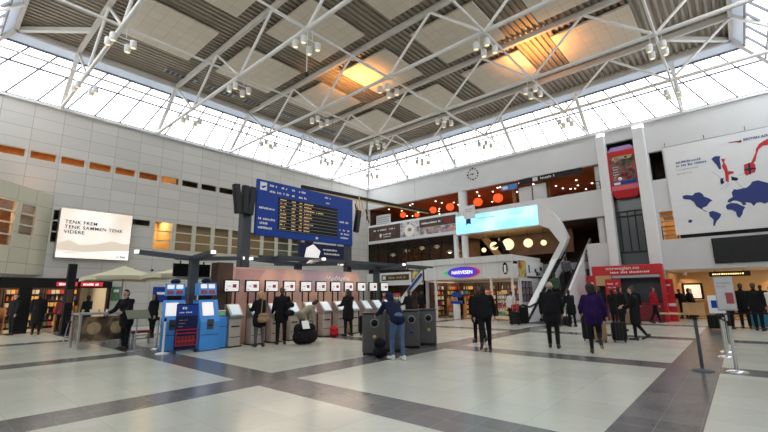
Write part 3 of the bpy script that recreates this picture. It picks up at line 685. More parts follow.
# posters on the shop's right flank (facing the escalator)
M['posterY'] = stripemat('yellow green poster', [(.10, .05, .03), (.55, .20, .04), (.62, .60, .15), (.25, .40, .12)], 0, 1, noise=2.2)
M['posterG'] = stripemat('grey portrait prints', [(.03, .03, .05), (.14, .10, .14), (.32, .24, .26), (.10, .10, .16)], 0, 1, noise=5)
t = thing('flank_poster', 'yellow and green poster on the right flank of the news shop', 'poster', (NXb+.01, NYa+.75, 2.5)); MB().box(0, .03, 0, 1.15, 0, 1.05).build('print', 'posterY', t); MB().box(-.005, .015, -.05, 1.2, -.05, 1.1).build('frame', 'white', t)
t = thing('flank_poster', 'white poster with dark blocks beside the yellow poster', 'poster', (NXb+.01, NYa+2.0, 2.5)); MB().box(0, .03, 0, 2.9, 0, 1.05).build('print', 'white', t)
for a, b, c_, d_ in ((.3, .5, .3, .8), (1.3, 1.6, .35, .6), (1.5, 1.9, .15, .4), (2.2, 2.6, .5, .75), (2.0, 2.2, .2, .35)): MB().box(.03, .036, a, b, c_, d_).build('printed_block', 'dark', t)
MB().box(.03, .036, 0, 2.9, 0.0, .09).build('dark_strip', 'black', t)
for r_ in range(3):
    for c_ in range(3):
        t = thing('photo_print', 'small portrait print on the news shop flank, %s row from top, %s column' % (ORD[r_], ORD[c_]), 'poster', (NXb+.005, NYa+1.15+c_*.55, 1.90-r_*.42), 0, 'portrait prints on the shop flank')
        MB().box(0, .02, 0, .46, 0, .36).build('print', 'posterG', t); MB().box(-.004, .012, -.03, .49, -.03, .39).build('frame', 'dark', t)
t = thing('oval_sign', 'small black and white round sign on corner of the news shop', 'sign', (NXb-.45, NYa-.03, 2.62)); MB().prism([(.16*math.cos(2*PI*k/20), 0, .40+.36*math.sin(2*PI*k/20)) for k in range(20)], (0, .04, 0)).build('disc', 'black', t)
MB().box(-.07, .07, -.01, 0, .15, .6).build('mark', 'wtext', t)
# shop shelving
random.seed(11)
GOODS = [mat('goods %d' % i, c, .5, var=.15, scale=9) for i, c in enumerate(((.75, .16, .05), (.80, .66, .40), (.70, .70, .66), (.08, .10, .30), (.55, .05, .08), (.85, .50, .12), (.12, .30, .15), (.60, .50, .42)))]
GM = {}
def goods(kind):
    if kind not in GM:
        GM[kind] = []
        for g in GOODS:
            b = MB()
            if kind == 'snack_box': b.box(-.082, .082, -.055, .055, 0, .22, .01)
            elif kind == 'magazine': b.box(-.10, .10, -.01, .01, 0, .25)
            elif kind == 'bottle': b.lathe([(.035, 0), (.038, .02), (.038, .15), (.014, .20), (.014, .25), (0, .25)], (0, 0, 0), 8)
            GM[kind].append(b.mesh(kind, g))
    return random.choice(GM[kind])
def shelf_unit(lab, x, y, w_, levels, h, rz, goodslab, grp, kinds=('snack_box', 'magazine', 'bottle'), step=.27, m='cream'):
    t = thing('shelf_unit', lab, 'shelf', (x, y, 0), rz); b = MB().box(-w_/2, w_/2, .0, .03, 0, h); b.build('back_panel', m, t)
    for sx in (-w_/2, w_/2-.03): MB().box(sx, sx+.03, -.35, 0, 0, h).build('side_panel', m, t)
    Mx = Matrix.Translation((x, y, 0)) @ Matrix.Rotation(rz, 4, 'Z')
    for k in range(levels):
        z = .12+k*(h-.25)/levels; MB().box(-w_/2+.03, w_/2-.03, -.33, 0, z-.03, z).build('shelf', m, t)
        n_ = int((w_-.1)/step)
        for q in range(n_):
            if random.random() < .1: continue
            kd = kinds[(k+q//4) % len(kinds)]
            o = bpy.data.objects.new(kd, goods(kd)); COL.objects.link(o)
            o.location = Mx @ Vector((-w_/2+.05+step*(q+.5), -.2, z+.001)); o.rotation_euler = (0, 0, rz+random.uniform(-.1, .1)); tag(o, goodslab, 'packet', grp)
    return t
for k in range(3):
    shelf_unit('tall shelf of packets at the back of the news shop, %s from the left' % ORD[k], -15.6+k*1.75, WY-.25, 1.6, 6, 2.35, 0, 'small colourful packet on the lit back shelves of the news shop', 'packets in the news shop', step=.215, m='brown')
for k in range(2):
    shelf_unit('side shelf of packets on left wall inside the news shop, %s' % ('front one' if k == 0 else 'rear one'), -16.46, 24.3+k*1.75, 1.6, 6, 2.35, PI/2, 'small colourful packet on the left side shelves of news shop', 'packets on the side shelves', step=.23, m='brown')
for k in range(2):
    shelf_unit('low shelf of packets inside the news shop opening, %s from the left' % ORD[k], -14.9+k*1.9, 24.6, 1.3, 3, 1.25, 0, 'small colourful packet on a low front shelf of the news shop', 'packets on the low shelves', step=.22, m='wood')
# promo stand in front of the shop
t = thing('promo_stand', 'blue and white promotional stand at the news shop entrance', 'stand', (-13.6, 22.3, 0)); MB().box(-.16, .16, -.16, .16, 0, .95, .02).build('pedestal', 'white', t)
MB().box(-.34, .34, -.2, .2, .95, 1.12, .02).build('tray', 'navy', t); MB().box(-.34, .34, .05, .09, 1.35, 1.65).build('header', 'navy', t); MB().box(-.02, .02, .06, .08, 1.12, 1.35).build('pole', 'chrome', t)
# wire postcard racks
def rack(lab, x, y, h=1.75):
    t = thing('card_rack', lab, 'rack', (x, y, 0)); MB().tube((0, 0, .05), (0, 0, h), .02).build('pole', 'chrome', t); b = MB()
    for a in range(5): b.tube((0, 0, .06), (.32*math.cos(a*1.2566), .32*math.sin(a*1.2566), .03), .015, n=6)
    b.build('foot', 'dark', t)
    for k in range(6):
        z = .3+k*.24; b = MB()
        for a in range(8):
            an = a*PI/4; b.bar((.2*math.cos(an), .2*math.sin(an), z), (.24*math.cos(an), .24*math.sin(an), z+.17), .10, .012)
        b.build('card_tier', GOODS[(k*3+int(x*7)) % 8], t)
        b = MB(); [b.tube((.25*math.cos(a*PI/6), .25*math.sin(a*PI/6), z), (.25*math.cos((a+1)*PI/6), .25*math.sin((a+1)*PI/6), z), .008, n=5) for a in range(12)]; b.build('wire_ring', 'chrome', t)
rack('wire postcard rack outside the news shop, left of the pair', -11.4, 22.2); rack('wire postcard rack outside the news shop, right of the pair', -10.6, 22.35)
rack('wire postcard rack at the far left end of the news shop, right one', -16.9, 21.6, 1.6); rack('wire postcard rack at the far left end of the news shop, middle one', -17.6, 21.3, 1.6); rack('wire postcard rack at the far left end of the news shop, left one', -18.35, 21.0, 1.5)
# low glass roof rail of terrace with white end ramp
struct('trim_4', MB().prism([(-17.9, NYa-.1, 1.55), (-17.9, NYa-.1, 1.95), (-16.62, NYa-.1, 3.25), (-16.62, NYa-.1, 2.5)], (0, .12, 0)), 'white')
t = thing('stair_rail', 'blue handrail sloping along white stair flank left of the news shop', 'handrail', (-17.9, NYa-.16, 0)); MB().bar((0, 0, 1.75), (1.28, 0, 2.95), .06, .16).build('rail', 'navy', t); MB().tube((0.1, .02, 1.8), (0.1, .06, 1.8), .03).build('bracket', 'chrome', t)
struct('trim_5', MB().prism([(-19.6, NYa-.1, 0), (-19.6, NYa-.1, .35), (-17.9, NYa-.1, 1.95), (-17.9, NYa-.1, 0)], (0, .12, 0)), 'white')
t = onfar('wall_sign', 'dark brown sign strip on white wall left of the news shop', 'sign', -24.4, 3.02, WY-.16); MB().box(0, 3.1, 0, .04, -.25, .25).build('panel', 'brown', t); MB().box(.15, .5, -.01, 0, -.15, .15).build('pictogram', 'wtext', t); scrawl(t, .7, -.08, 16, .13, .16, 'gold')
t = thing('shop_window_display', 'yellow lit display window at left end of the news shop', 'window display', (-21.0, WY-.2, 2.55)); MB().box(0, 4.2, .02, .06, 0, 1.25).build('frame', 'black', t)
M['display'] = stripemat('yellow display', [(.02, .02, .02), (.10, .09, .03), (.55, .48, .14), (.75, .70, .45)], 0, 1, noise=1.6, emit=.15); MB().box(.1, 4.1, 0, .02, .08, 1.17).build('image', 'display', t)
# ------------------------------------------------------------------ portal bay with the red box
struct('wall_portal_back', MB().box(PX1-.1, PX2+.1, 28.9, 29.1, 0, 11.2).box(PX1-.1, PX1, F1, 28.9, 0, 11.2).box(PX2, PX2+.1, F1, 28.9, 0, 11.2), 'slate')
struct('ceiling_portal', MB().box(PX1-.1, PX2+.1, F1-.05, 29.1, 11.2, 11.4), 'slate')
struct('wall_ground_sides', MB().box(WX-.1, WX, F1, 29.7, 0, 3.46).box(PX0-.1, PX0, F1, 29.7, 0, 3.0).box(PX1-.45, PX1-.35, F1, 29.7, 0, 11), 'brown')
f = MB()
for x in (-5.2, -4.75, -4.35, -3.95): f.box(x-.03, x+.03, F0+.55, F0+.65, 3.9, 6.4)
for z in (3.9, 6.1, 6.4): f.box(PX1, PX2, F0+.53, F0+.67, z-.04, z+.04)
wi += 1; o = struct('window_%d' % wi, f, 'dark')
M['greyglass'] = mat('grey glass bay', (.11, .13, .14), .15, var=.1, scale=.6)
MB().box(PX1, PX2, F0+.6, F0+.62, 3.0, 7.2).build('pane', 'greyglass', o)
t = thing('advertising_box', 'red advertising box with dark picture hung between the tall piers', 'sign', (-4.58, F0-.05, 7.2))
MB().prism([(-.78, 0, .42), (.78, 0, .42), (.78, 0, 2.95), (-.78, 0, 2.95)], (0, .8, 0)).build('casing', 'red', t)
MB().add([(-.78, 0, .42), (.78, 0, .42), (.78, .8, .42), (-.78, .8, .42), (-.55, .12, 0), (.55, .12, 0), (.55, .68, 0), (-.55, .68, 0)], [(0, 1, 5, 4), (1, 2, 6, 5), (2, 3, 7, 6), (3, 0, 4, 7), (4, 5, 6, 7)]).build('tapered_base', 'red', t)
MB().add([(-.78, 0, 2.95), (.78, 0, 2.95), (.78, .8, 2.95), (-.78, .8, 2.95), (-.5, .15, 3.28), (.5, .15, 3.28), (.5, .65, 3.28), (-.5, .65, 3.28)], [(0, 4, 5, 1), (1, 5, 6, 2), (2, 6, 7, 3), (3, 7, 4, 0), (4, 7, 6, 5)]).build('cap', 'purple', t)
M['posterD'] = stripemat('dark busy poster', [(.015, .03, .02), (.03, .04, .03), (.10, .08, .05), (.28, .05, .08), (.35, .28, .18)], 0, 1, noise=3.2, emit=.12)
p = MB().box(-.63, .66, -.03, 0, .78, 2.62).build('picture', 'posterD', t)
MB().prism([(-.55, -.045, 2.36), (.48, -.045, 2.36), (.62, -.045, 2.58), (-.45, -.045, 2.58)], (0, .01, 0)).build('headline_band', 'gold', p)
MB().box(-.36, .30, -.06, -.046, 2.40, 2.52).build('headline_plate', 'black', p); scrawl(p, -.32, 2.42, 9, .066, .08, 'wtext', -.068)
MB().box(-.63, .66, -.035, -.028, .78, .98).build('blue_strip', 'navy', p); MB().box(-.55, -.2, -.045, -.034, .80, .94).build('logo', 'wtext', p)
for k in range(4): scrawl(p, -.52, 1.9-k*.16, 5, .06, .05, 'wtext', -.04)
for a, b, r_ in ((.05, 1.45, .17), (.3, 1.2, .14), (.42, 1.65, .13), (-.2, 1.15, .11)): MB().lathe([(0, 0), (r_, 0), (r_, .02), (0, .02)], (0, 0, 0), 14).build('flower_print', 'darkred' if r_ > .12 else 'wtext', p, (a, -.045, b)).rotation_euler = (PI/2, 0, 0)
MB().box(-.70, .74, -.02, 0, .46, .74).build('pink_band', mat('pink red band', (.70, .14, .18), .4), t)
MB().box(-.03, .03, .4, .46, 3.28, 3.58).build('hanger', 'dark', t)

# big white poster on the right with a world map
PX, PZ, PY = -2.42, 4.61, WY-.12
t = thing('map_poster', 'huge white airline poster with blue world map and red landmasses', 'poster', (PX, PY, PZ)); PW = 5.9
MB().box(0, PW, .0, .08, 0, 5.10).build('sheet', 'white', t)
MB().tube((-.05, .02, 5.14), (PW, .02, 5.14), .025).build('top_rail', 'alu', t)
for x in (.1, 1.9, 3.6): MB().tube((x, .02, 5.14), (x, .06, 5.4), .015).build('hook', 'dark', t)
def flat(name, pts, m, dy=-.012): return MB().prism([(x, dy, z) for x, z in pts], (0, .01, 0)).build(name, m, t)
def fromgrid(pts): return pts
import_px = lambda pts: [((u), (v)) for u, v in pts]
CAMM = [cam.matrix_world.to_3x3() @ Vector(a) for a in ((1, 0, 0), (0, 1, 0), (0, 0, -1))]
def onposter(px, py):
    # outline measured on the photograph, laid onto the flat poster sheet
    d = CAMM[2]*402.0+CAMM[0]*(px-384)+CAMM[1]*(216-py); s = PY/d.y
    return (d.x*s-PX, 1.6+d.z*s-PZ)
def mapped(name, x0, y0, k, pts, m, dy=-.012): return flat(name, [onposter(x0+a/k, y0+b/k) for a, b in pts], m, dy)
K = 7.2
mapped('north_america', 680, 180, K, [(18, 115), (45, 108), (90, 112), (110, 92), (140, 88), (160, 98), (175, 120), (205, 130), (235, 148), (215, 158), (205, 172), (190, 190), (165, 198), (160, 210), (185, 222), (200, 226), (185, 228), (150, 208), (118, 190), (100, 160), (75, 142), (40, 140), (22, 135)], 'mapblue')
mapped('south_america', 680, 180, K, [(208, 232), (235, 222), (270, 232), (298, 246), (290, 268), (262, 300), (250, 332), (240, 330), (242, 285), (215, 262)], 'mapblue')
mapped('africa', 680, 180, K, [(335, 180), (365, 165), (410, 168), (440, 182), (470, 195), (455, 220), (450, 245), (430, 274), (412, 262), (402, 228), (375, 216), (340, 212), (330, 195)], 'mapblue')
mapped('eurasia', 680, 180, K, [(340, 160), (350, 140), (380, 122), (372, 90), (390, 66), (412, 70), (440, 62), (480, 55), (505, 35), (520, 12), (560, 2), (600, 12), (640, 22), (760, 30), (760, 130), (660, 150), (610, 170), (580, 160), (550, 165), (532, 188), (510, 165), (470, 160), (478, 178), (455, 182), (440, 160), (410, 150), (385, 148), (360, 162)], 'mapblue')
mapped('island', 680, 180, K, [(58, 298), (66, 286), (84, 286), (90, 296), (80, 308), (64, 308)], 'mapblue')
mapped('scotland', 680, 130, K, [(225, 208), (250, 190), (290, 188), (286, 210), (298, 280), (282, 284), (262, 250), (248, 236)], 'mapblue')
mapped('england', 680, 130, K, [(296, 208), (326, 208), (318, 232), (336, 260), (346, 296), (386, 298), (388, 312), (352, 322), (352, 376), (330, 368), (322, 300), (302, 262), (310, 240)], 'red')
mapped('wales', 680, 130, K, [(290, 352), (316, 345), (310, 362), (322, 376), (300, 394), (292, 380)], 'deepnavy'); mapped('south_coast', 680, 130, K, [(368, 334), (412, 344), (422, 352), (408, 366), (372, 362)], 'deepnavy')
mapped('norway_flag_patch', 680, 130, K, [(460, 250), (490, 240), (515, 232), (540, 246), (548, 280), (540, 306), (510, 312), (480, 330), (464, 312)], 'red'); mapped('flag_cross', 680, 130, K, [(462, 282), (492, 276), (490, 240), (502, 236), (508, 272), (546, 270), (546, 282), (510, 286), (512, 318), (498, 320), (494, 290), (462, 294)], 'deepnavy', -.018)
mapped('norway_coast', 680, 130, K, [(512, 236), (528, 200), (545, 160), (545, 138), (570, 100), (600, 80), (632, 62), (700, 40), (700, 90), (640, 108), (600, 112), (566, 140), (552, 180), (545, 220), (530, 240)], 'red')
mapped('ribbon_emblem', 680, 130, K, [(348, 90), (420, 78), (440, 72), (446, 84), (430, 92), (408, 90), (425, 86), (352, 94)], 'darkred')
text('lettering', 'BRITISH AIRWAYS', .175, 'btext', t, (onposter(743, 139.5)[0]+.0, -.014, onposter(743, 141)[1]), RX, width=1.05, bold=.004)
for k, (n_, zz) in enumerate(((15, 0), (18, -.20))): scrawl(t, onposter(676, 164)[0], onposter(676, 164)[1]+zz, n_, .075, .12, 'btext', -.014)
for k, n_ in enumerate((20, 14)): scrawl(t, onposter(676, 168)[0], onposter(676, 171)[1]-k*.24, n_, .05, .05, 'grey', -.014)
for a, b in (((350, 380), (230, 300)), ((360, 385), (320, 430)), ((400, 372), (470, 430)), ((345, 385), (290, 430)), ((420, 330), (462, 312))):
    p, q = onposter(680+a[0]/K, 130+a[1]/K), onposter(680+b[0]/K, 130+b[1]/K); MB().bar((p[0], -.006, p[1]), (q[0], -.006, q[1]), .006, .02).build('route_line', 'alu', t)
# black screen on the lower white band
t = thing('video_screen', 'wide black switched off screen on white band below the map poster', 'screen', (-.95, WY-.14, 2.95)); MB().box(0, 3.6, 0, .12, 0, 1.33, .03).build('casing', 'black', t); MB().box(.05, 3.55, -.008, 0, .05, 1.28).build('display', mat('off screen', (.01, .01, .012), .2), t)
railing('dark tube railing in the amber lit side opening beside the map poster', -3.05, -2.35, WY+.1, 4.42, .75, 3)
t = thing('slatted_shelf', 'white slatted shelves in the amber lit side opening', 'shelf', (-2.7, WY+.9, 4.5))
for q in range(2): MB().box(-.42, .42, -.2, .2, 1.05+q*.32, 1.11+q*.32).build('shelf', 'white', t)
for sx in (-.42, .38): MB().box(sx, sx+.04, -.2, .2, -.19, 1.4).build('upright', 'white', t)

# ------------------------------------------------------------------ escalator
SL = math.tan(R(32)); zl = lambda y: .95+(y-22.75)*SL
e = thing('escalator', 'dark escalator rising between white flanks right of the news shop', 'escalator', (-8.2, 20.8, 0))
def ez(y): return (y-20.8)
def par(x0, x1, y0, y1, lo, hi):
    return MB().prism([(x0, ez(y0), max(0.0, zl(y0)+lo)), (x0, ez(y1), zl(y1)+lo), (x0, ez(y1), zl(y1)+hi), (x0, ez(y0), max(.02, zl(y0)+hi))], (x1-x0, 0, 0))
MB().prism([(-.98, ez(21.3), 0), (-.98, ez(29.0), 0), (-.98, ez(29.0), zl(29.0)+.03), (-.98, ez(21.3), .08)], (.32, 0, 0)).build('left_flank', 'white', e)
MB().prism([(.72, ez(21.9), 0), (.72, ez(29.8), 0), (.72, ez(29.8), zl(29.8)-.18), (.72, ez(21.9), zl(21.9)-.19)], (.13, 0, 0)).build('right_flank', 'white', e)
par(-.64, -.60, 21.5, 28.8, -.55, -.05).build('glass_balustrade', 'smoke', e); par(.66, .70, 21.5, 29.5, -.55, -.2).build('glass_balustrade', 'smoke', e)
for sx in (-.62, .68):
    h = MB(); y0 = 21.4; pts = [(sx, ez(20.7), .35), (sx, ez(20.5), .62), (sx, ez(20.6), .88), (sx, ez(21.0), .95), (sx, ez(21.9), zl(21.9)+.40), (sx, ez(23.0), zl(23.0)-.1), (sx, ez(29), zl(29)-.22)]
    h.path(pts, .05); h.build('handrail', 'black', e)
    MB().box(sx-.06, sx+.06, ez(20.55), ez(21.6), 0, .85, .05).build('newel', 'black', e)
st = MB()
for k in range(34):
    y = 21.0+k*.24; z = max(.02, zl(y)-1.05)
    st.box(-.60, .66, ez(y), ez(y+.25), max(0, z-.35), z)
st.build('steps', 'dark', e)
MB().box(-.66, .72, ez(20.3), ez(21.0), 0, .02).build('comb_plate', 'alu', e)

# ------------------------------------------------------------------ red airline desk
t = thing('service_desk', 'red airline service desk with white lettering between the tall piers', 'service desk', (-4.75, 25.5, 0))
MB().box(-1.70, 1.68, 0, .72, 2.46, 3.0, .02).build('fascia', 'red', t)
text('lettering', 'norwegian.no', .25, 'wtext', t, (-.15, -.012, 2.76), RX, 'CENTER', width=1.2); scrawl(t, -.75, 2.56, 22, .085, .11, 'wtext', -.012)
for sx in (-1.68, 1.54): MB().box(sx, sx+.14, .0, .72, 0, 2.46).build('side_post', 'red', t)
MB().box(-1.54, 1.54, .12, .50, .0, 1.02).build('counter_front', 'darkred', t); MB().box(-1.54, 1.54, 0.05, .55, 1.02, 1.07).build('counter_top', 'dark', t)
MB().box(-1.54, 1.54, 0.68, .72, 1.07, 2.46).build('back_panel', 'slate', t); MB().box(-.7, 1.54, -.02, .04, 2.30, 2.44).build('valance', 'alu', t)
MB().box(-1.54, -.75, 0, .06, 1.9, 2.46).build('side_panel', 'tan', t)
def redpanel(lab, x, y, z, w_, h_, legs=False, lower=None):
    t = thing('red_panel', lab, 'sign', (x, y, 0)); MB().box(-w_/2, w_/2, 0, .06, z, z+h_).build('panel', 'red', t)
    for q in range(3): scrawl(t, -w_*.34, z+h_*.72-q*h_*.17, 7 if q else 9, w_*.075, .05 if q else .09, 'wtext', -.01)
    if legs:
        for sx in (-w_/2+.04, w_/2-.08): MB().box(sx, sx+.04, .0, .06, 0, z).build('leg', 'alu', t)
    return t
redpanel('red poster stand with white print at left end of airline desk', -5.38, 25.2, 1.2, .75, 1.05, True)
t = redpanel('red pull up banner behind right end of the airline desk', -3.17, 26.42, .92, .78, 1.28)
MB().box(-.39, .39, 0, .06, .78, .92).build('white_band', 'white', t); MB().box(-.39, .39, -.02, .5, .06, .78, .02).build('lower_case', 'red', t); MB().box(-.42, .42, -.1, .5, 0, .06).build('foot', 'red', t)
MB().box(-.12, .10, -.03, -.02, .4, .5).build('logo', 'wtext', t)
t = thing('red_panel', 'wide red wall panel with white logo right of the escalator', 'sign', (-6.95, WY-.09, 1.05)); MB().box(-.34, 1.0, 0, .05, 0, 1.5).build('panel', 'red', t); MB().box(-.1, .35, -.01, 0, .95, 1.1).build('logo', 'wtext', t)
# ------------------------------------------------------------------ check-in hall
t = thing('check_in_counter', 'tan check-in counter running along the amber lit hall', 'counter', (-2.6, 31.6, 0)); MB().box(-.4, 6.5, 0, .6, 0, .96).build('front', 'wood', t); MB().box(-.45, 6.55, -.08, .7, .96, 1.02).build('top', 'tan', t)
t = thing('picture_frame', 'dark framed bright picture on the amber wall of check-in hall', 'picture', (-2.5, 33.12, .95)); MB().box(-.55, .55, 0, .06, 0, 1.1).build('frame', 'black', t); MB().box(-.42, .42, -.012, 0, .14, .98).build('image', 'leaflet', t); MB().box(-.3, -.05, -.02, -.012, .3, .75).build('print', 'grey', t)
t = thing('flight_monitor', 'long dark monitor strip under ceiling of the check-in hall', 'monitor', (-1.4, 30.2, 2.34)); MB().box(0, 1.8, 0, .1, 0, .28).build('casing', 'black', t); scrawl(t, .15, .1, 14, .1, .08, 'amber', -.008)
MB().box(.25, .29, .03, .07, .28, .40).build('hanger', 'dark', t); MB().box(1.5, 1.54, .03, .07, .28, .40).build('hanger', 'dark', t)
for k, x in enumerate((-2.75, 1.55)):
    t = thing('wall_lamp', 'warm wall washing lamp in check-in hall, %s' % ('left one beside the red banner' if k == 0 else 'right one behind the queue'), 'lamp', (x, 32.6, 2.55)); MB().lathe([(.10, 0), (.12, .02), (.12, .17), (.02, .17)], (0, 0, 0), 12).build('housing', 'white', t); MB().lathe([(0, .02), (.09, .02), (.09, .04), (0, .04)], (0, 0, 0), 12).build('lens', 'spotglow', t)
    spot('wall lamp light', (x, 32.6, 2.53), (x+.1, 33.2, 1.0), 70, WARM, 110, .8, .05)
# ------------------------------------------------------------------ stanchions and stands, right foreground
def stanchion(lab, x, y, m='chrome', h=.98, belt=None, group=None):
    t = thing('stanchion', lab, 'stanchion', (x, y, 0), 0, group); MB().lathe([(.19, 0), (.19, .012), (.12, .035), (.035, .05), (0, .05)], (0, 0, 0), 24).build('base', 'chrome' if m == 'chrome' else m, t)
    MB().tube((0, 0, .04), (0, 0, h-.08), .032, n=14).build('post', m, t); MB().lathe([(.034, h-.1), (.036, h-.02), (.03, h), (0, h)], (0, 0, 0), 14).build('belt_head', 'black', t)
    return t
stanchion('chrome queue post nearest the camera under the tall notice frame', -.32, 10.88)
stanchion('chrome queue post second from camera in the right hand row', -.53, 13.11); stanchion('chrome queue post third from camera in the right hand row', -.53, 14.15); stanchion('chrome queue post fourth from camera in the right hand row', -.5, 15.6)
t = stanchion('dark queue post carrying the wooden tray in right foreground', -.84, 10.62, 'slate', 1.10)
def belt(lab, p, q, z=.92):
    t = thing('queue_belt', lab, 'belt', (p[0], p[1], z)); MB().bar((0, 0, 0), (q[0]-p[0], q[1]-p[1], 0), .006, .05).build('strap', 'black', t); MB().box(-.02, .02, -.02, .02, -.03, .03).build('clip', 'dark', t); return t
belt('black queue belt between nearest and second chrome posts', (-.33, 10.96), (-.52, 13.02)); belt('black queue belt between second and third chrome posts', (-.53, 13.2), (-.53, 14.07)); belt('black queue belt between third and fourth chrome posts', (-.53, 14.24), (-.5, 15.52))
belt('black queue belt leading off right from fourth chrome post', (-.42, 15.62), (1.6, 16.4))
t = thing('wooden_tray', 'small brown wooden tray box on top of the dark queue post', 'tray', (-.80, 10.6, 1.10)); b = MB().box(-.20, .14, -.12, .12, 0, .02).box(-.20, .14, -.12, -.10, .02, .24).box(-.20, .14, .10, .12, .02, .24).box(-.20, -.18, -.10, .10, .02, .24).box(.12, .14, -.10, .10, .02, .24); b.build('box', mat('oak', (.45, .26, .11), .5, var=.2), t)
MB().box(-.62, -.20, -.1, .1, .0, .03).build('shelf', mat('pale oak', (.50, .36, .20), .5, var=.15), t)
t = thing('framed_notice', 'tall grey notice frame with red print on nearest chrome post', 'notice', (-.30, 10.86, .98)); t.rotation_euler = (0, 0, R(8))
MB().box(-.02, .02, .0, .03, 0, .34).build('bracket', 'dark', t); MB().box(-.155, .155, -.02, .02, .20, .88, .006).build('frame', 'alu', t); MB().box(-.14, .14, -.026, -.02, .23, .86).build('sheet', 'paper', t)
M['amberdim'] = emis('dim amber board text', (.75, .50, .20), .55)
M['dullred'] = mat('dull red print', (.35, .06, .06), .5); MB().box(.0, .12, -.032, -.026, .34, .56).build('red_block', 'dullred', t); scrawl(t, -.12, .74, 8, .03, .03, 'grey', -.032); scrawl(t, -.12, .67, 6, .03, .03, 'grey', -.032)
t = thing('framed_notice', 'small white notice with dark blue picture on the second chrome post', 'notice', (-.56, 13.05, .98)); t.rotation_euler = (0, 0, R(6)); MB().box(-.015, .015, 0, .02, 0, .2).build('bracket', 'dark', t); MB().box(-.16, .16, -.015, .015, .05, .48, .005).build('frame', 'white', t); MB().box(-.1, .1, -.022, -.015, .18, .36).build('picture', 'navy', t)
# ------------------------------------------------------------------ black louvre panels and flight board (left of centre)
BXp = -13.60
def bigcolumn(lab, x, y, h, w_=.36):
    t = thing('column', lab, 'column', (x, y, 0)); MB().box(-w_/2, w_/2, -w_/2, w_/2, .02, h, .03).build('shaft', 'slate', t); MB().box(-w_/2-.06, w_/2+.06, -w_/2-.06, w_/2+.06, 0, .03).build('base_plate', 'dark', t); return t
bigcolumn('tall square slate column holding left end of the flight board', -13.95, 7.86, 5.55); bigcolumn('tall square slate column holding right end of the flight board', -13.95, 13.25, 5.6, .3)
t = thing('flight_board', 'large blue flight information board with amber departure rows', 'flight board', (BXp, 8.1, 3.87)); t.rotation_euler = (0, 0, PI/2)
# local x runs along the board (away from camera), local -y faces the hall
BW, BH = 5.15, 2.22
MB().box(0, BW, 0, .12, 0, BH, .02).build('casing', 'navy', t)
dpt = MB().box(.98, 4.15, -.02, 0, .28, 1.62).build('display', 'black', t)
MB().box(.12, .42, -.012, 0, 1.80, 2.12).build('plane_pictogram', 'wtext', t)
MB().prism([(.16, -.018, 1.93), (.38, -.018, 2.0), (.38, -.018, 1.95), (.3, -.018, 1.9), (.22, -.018, 1.86)], (0, .006, 0)).build('plane_mark', 'navy', t)
for xx, n_, zz in ((.55, 5, 2.0), (1.1, 4, 2.0), (1.62, 2, 2.0), (1.9, 6, 2.0), (.55, 8, 1.76), (1.2, 4, 1.76), (1.62, 2, 1.76), (1.9, 7, 1.76), (3.4, 5, 2.0), (3.4, 4, 1.76)): scrawl(t, xx, zz, n_, .07, .09, 'wtext', -.012)
for xx, n_, zz in ((.12, 10, 1.05), (.10, 11, .62), (.10, 6, .45), (.10, 9, .27), (4.3, 8, 1.0), (4.3, 9, .62), (4.3, 9, .45), (4.3, 8, .27)): scrawl(t, xx, zz, n_, .07, .09, 'wtext', -.012)
random.seed(5)
for k in range(9):
    z = 1.62-.145*(k+1)+.03
    MB().box(1.0, 4.13, -.024, -.02, z-.035, z-.022).build('row_rule', 'grey', dpt)
    for xx, n_ in ((1.06, 6), (1.62, 4), (2.0, 3), (2.25, random.randint(6, 11)))+(((2.9, 8),) if k == 2 else ()): scrawl(dpt, xx, z+.02, n_, .05, .05, 'amberdim', -.03)
MB().box(2.9, 3.02, -.03, -.02, .1, .2).build('small_mark', 'wtext', t)
t = thing('hanging_sign', 'dark blue sign with pale picture hung under the flight board', 'sign', (-13.62, 10.2, 3.12)); t.rotation_euler = (0, 0, PI/2)
MB().box(0, 2.5, 0, .12, 0, .66).build('panel', 'deepnavy', t); MB().prism([(.25, -.012, .05), (1.0, -.012, .05), (1.1, -.012, .35), (.7, -.012, .62), (.35, -.012, .45)], (0, .01, 0)).build('picture', 'leaflet', t); scrawl(t, 1.25, .40, 12, .07, .09, 'wtext', -.012); scrawl(t, 1.25, .22, 14, .07, .09, 'wtext', -.012); MB().box(.3, .34, .04, .08, .66, .74).build('hanger', 'dark', t); MB().box(2.1, 2.14, .04, .08, .66, .74).build('hanger', 'dark', t)
for k, (dx, dy, an) in enumerate(((.32, -.46, -14), (.34, -.24, 0), (.32, -.02, 8))):
    t = thing('speaker_column', 'slim black loudspeaker on top of left board column, %s' % ('left one' if k == 0 else 'middle one' if k == 1 else 'right one'), 'loudspeaker', (-13.95+dx, 7.86+dy, 4.6), 0, 'loudspeakers on the board column'); t.rotation_euler = (R(-an*.6), 0, 0)
    MB().box(-.10, .10, -.12, .12, 0, 1.1, .015).build('case', 'black', t); MB().box(.10, .106, -.1, .1, .03, 1.07).build('grille', 'dark', t); MB().box(-.2, -.1, -.03, .03, .5, .56).build('bracket', 'slate', t)
t = thing('speaker_column', 'slim black loudspeaker leaning off right end of the flight board', 'loudspeaker', (-13.64, 13.5, 4.55)); t.rotation_euler = (R(-10), 0, 0); MB().box(-.1, .1, -.12, .12, 0, 1.1, .015).build('case', 'black', t); MB().box(.1, .106, -.1, .1, .03, 1.07).build('grille', 'dark', t); MB().box(-.2, -.1, -.03, .03, .5, .56).build('bracket', 'slate', t)
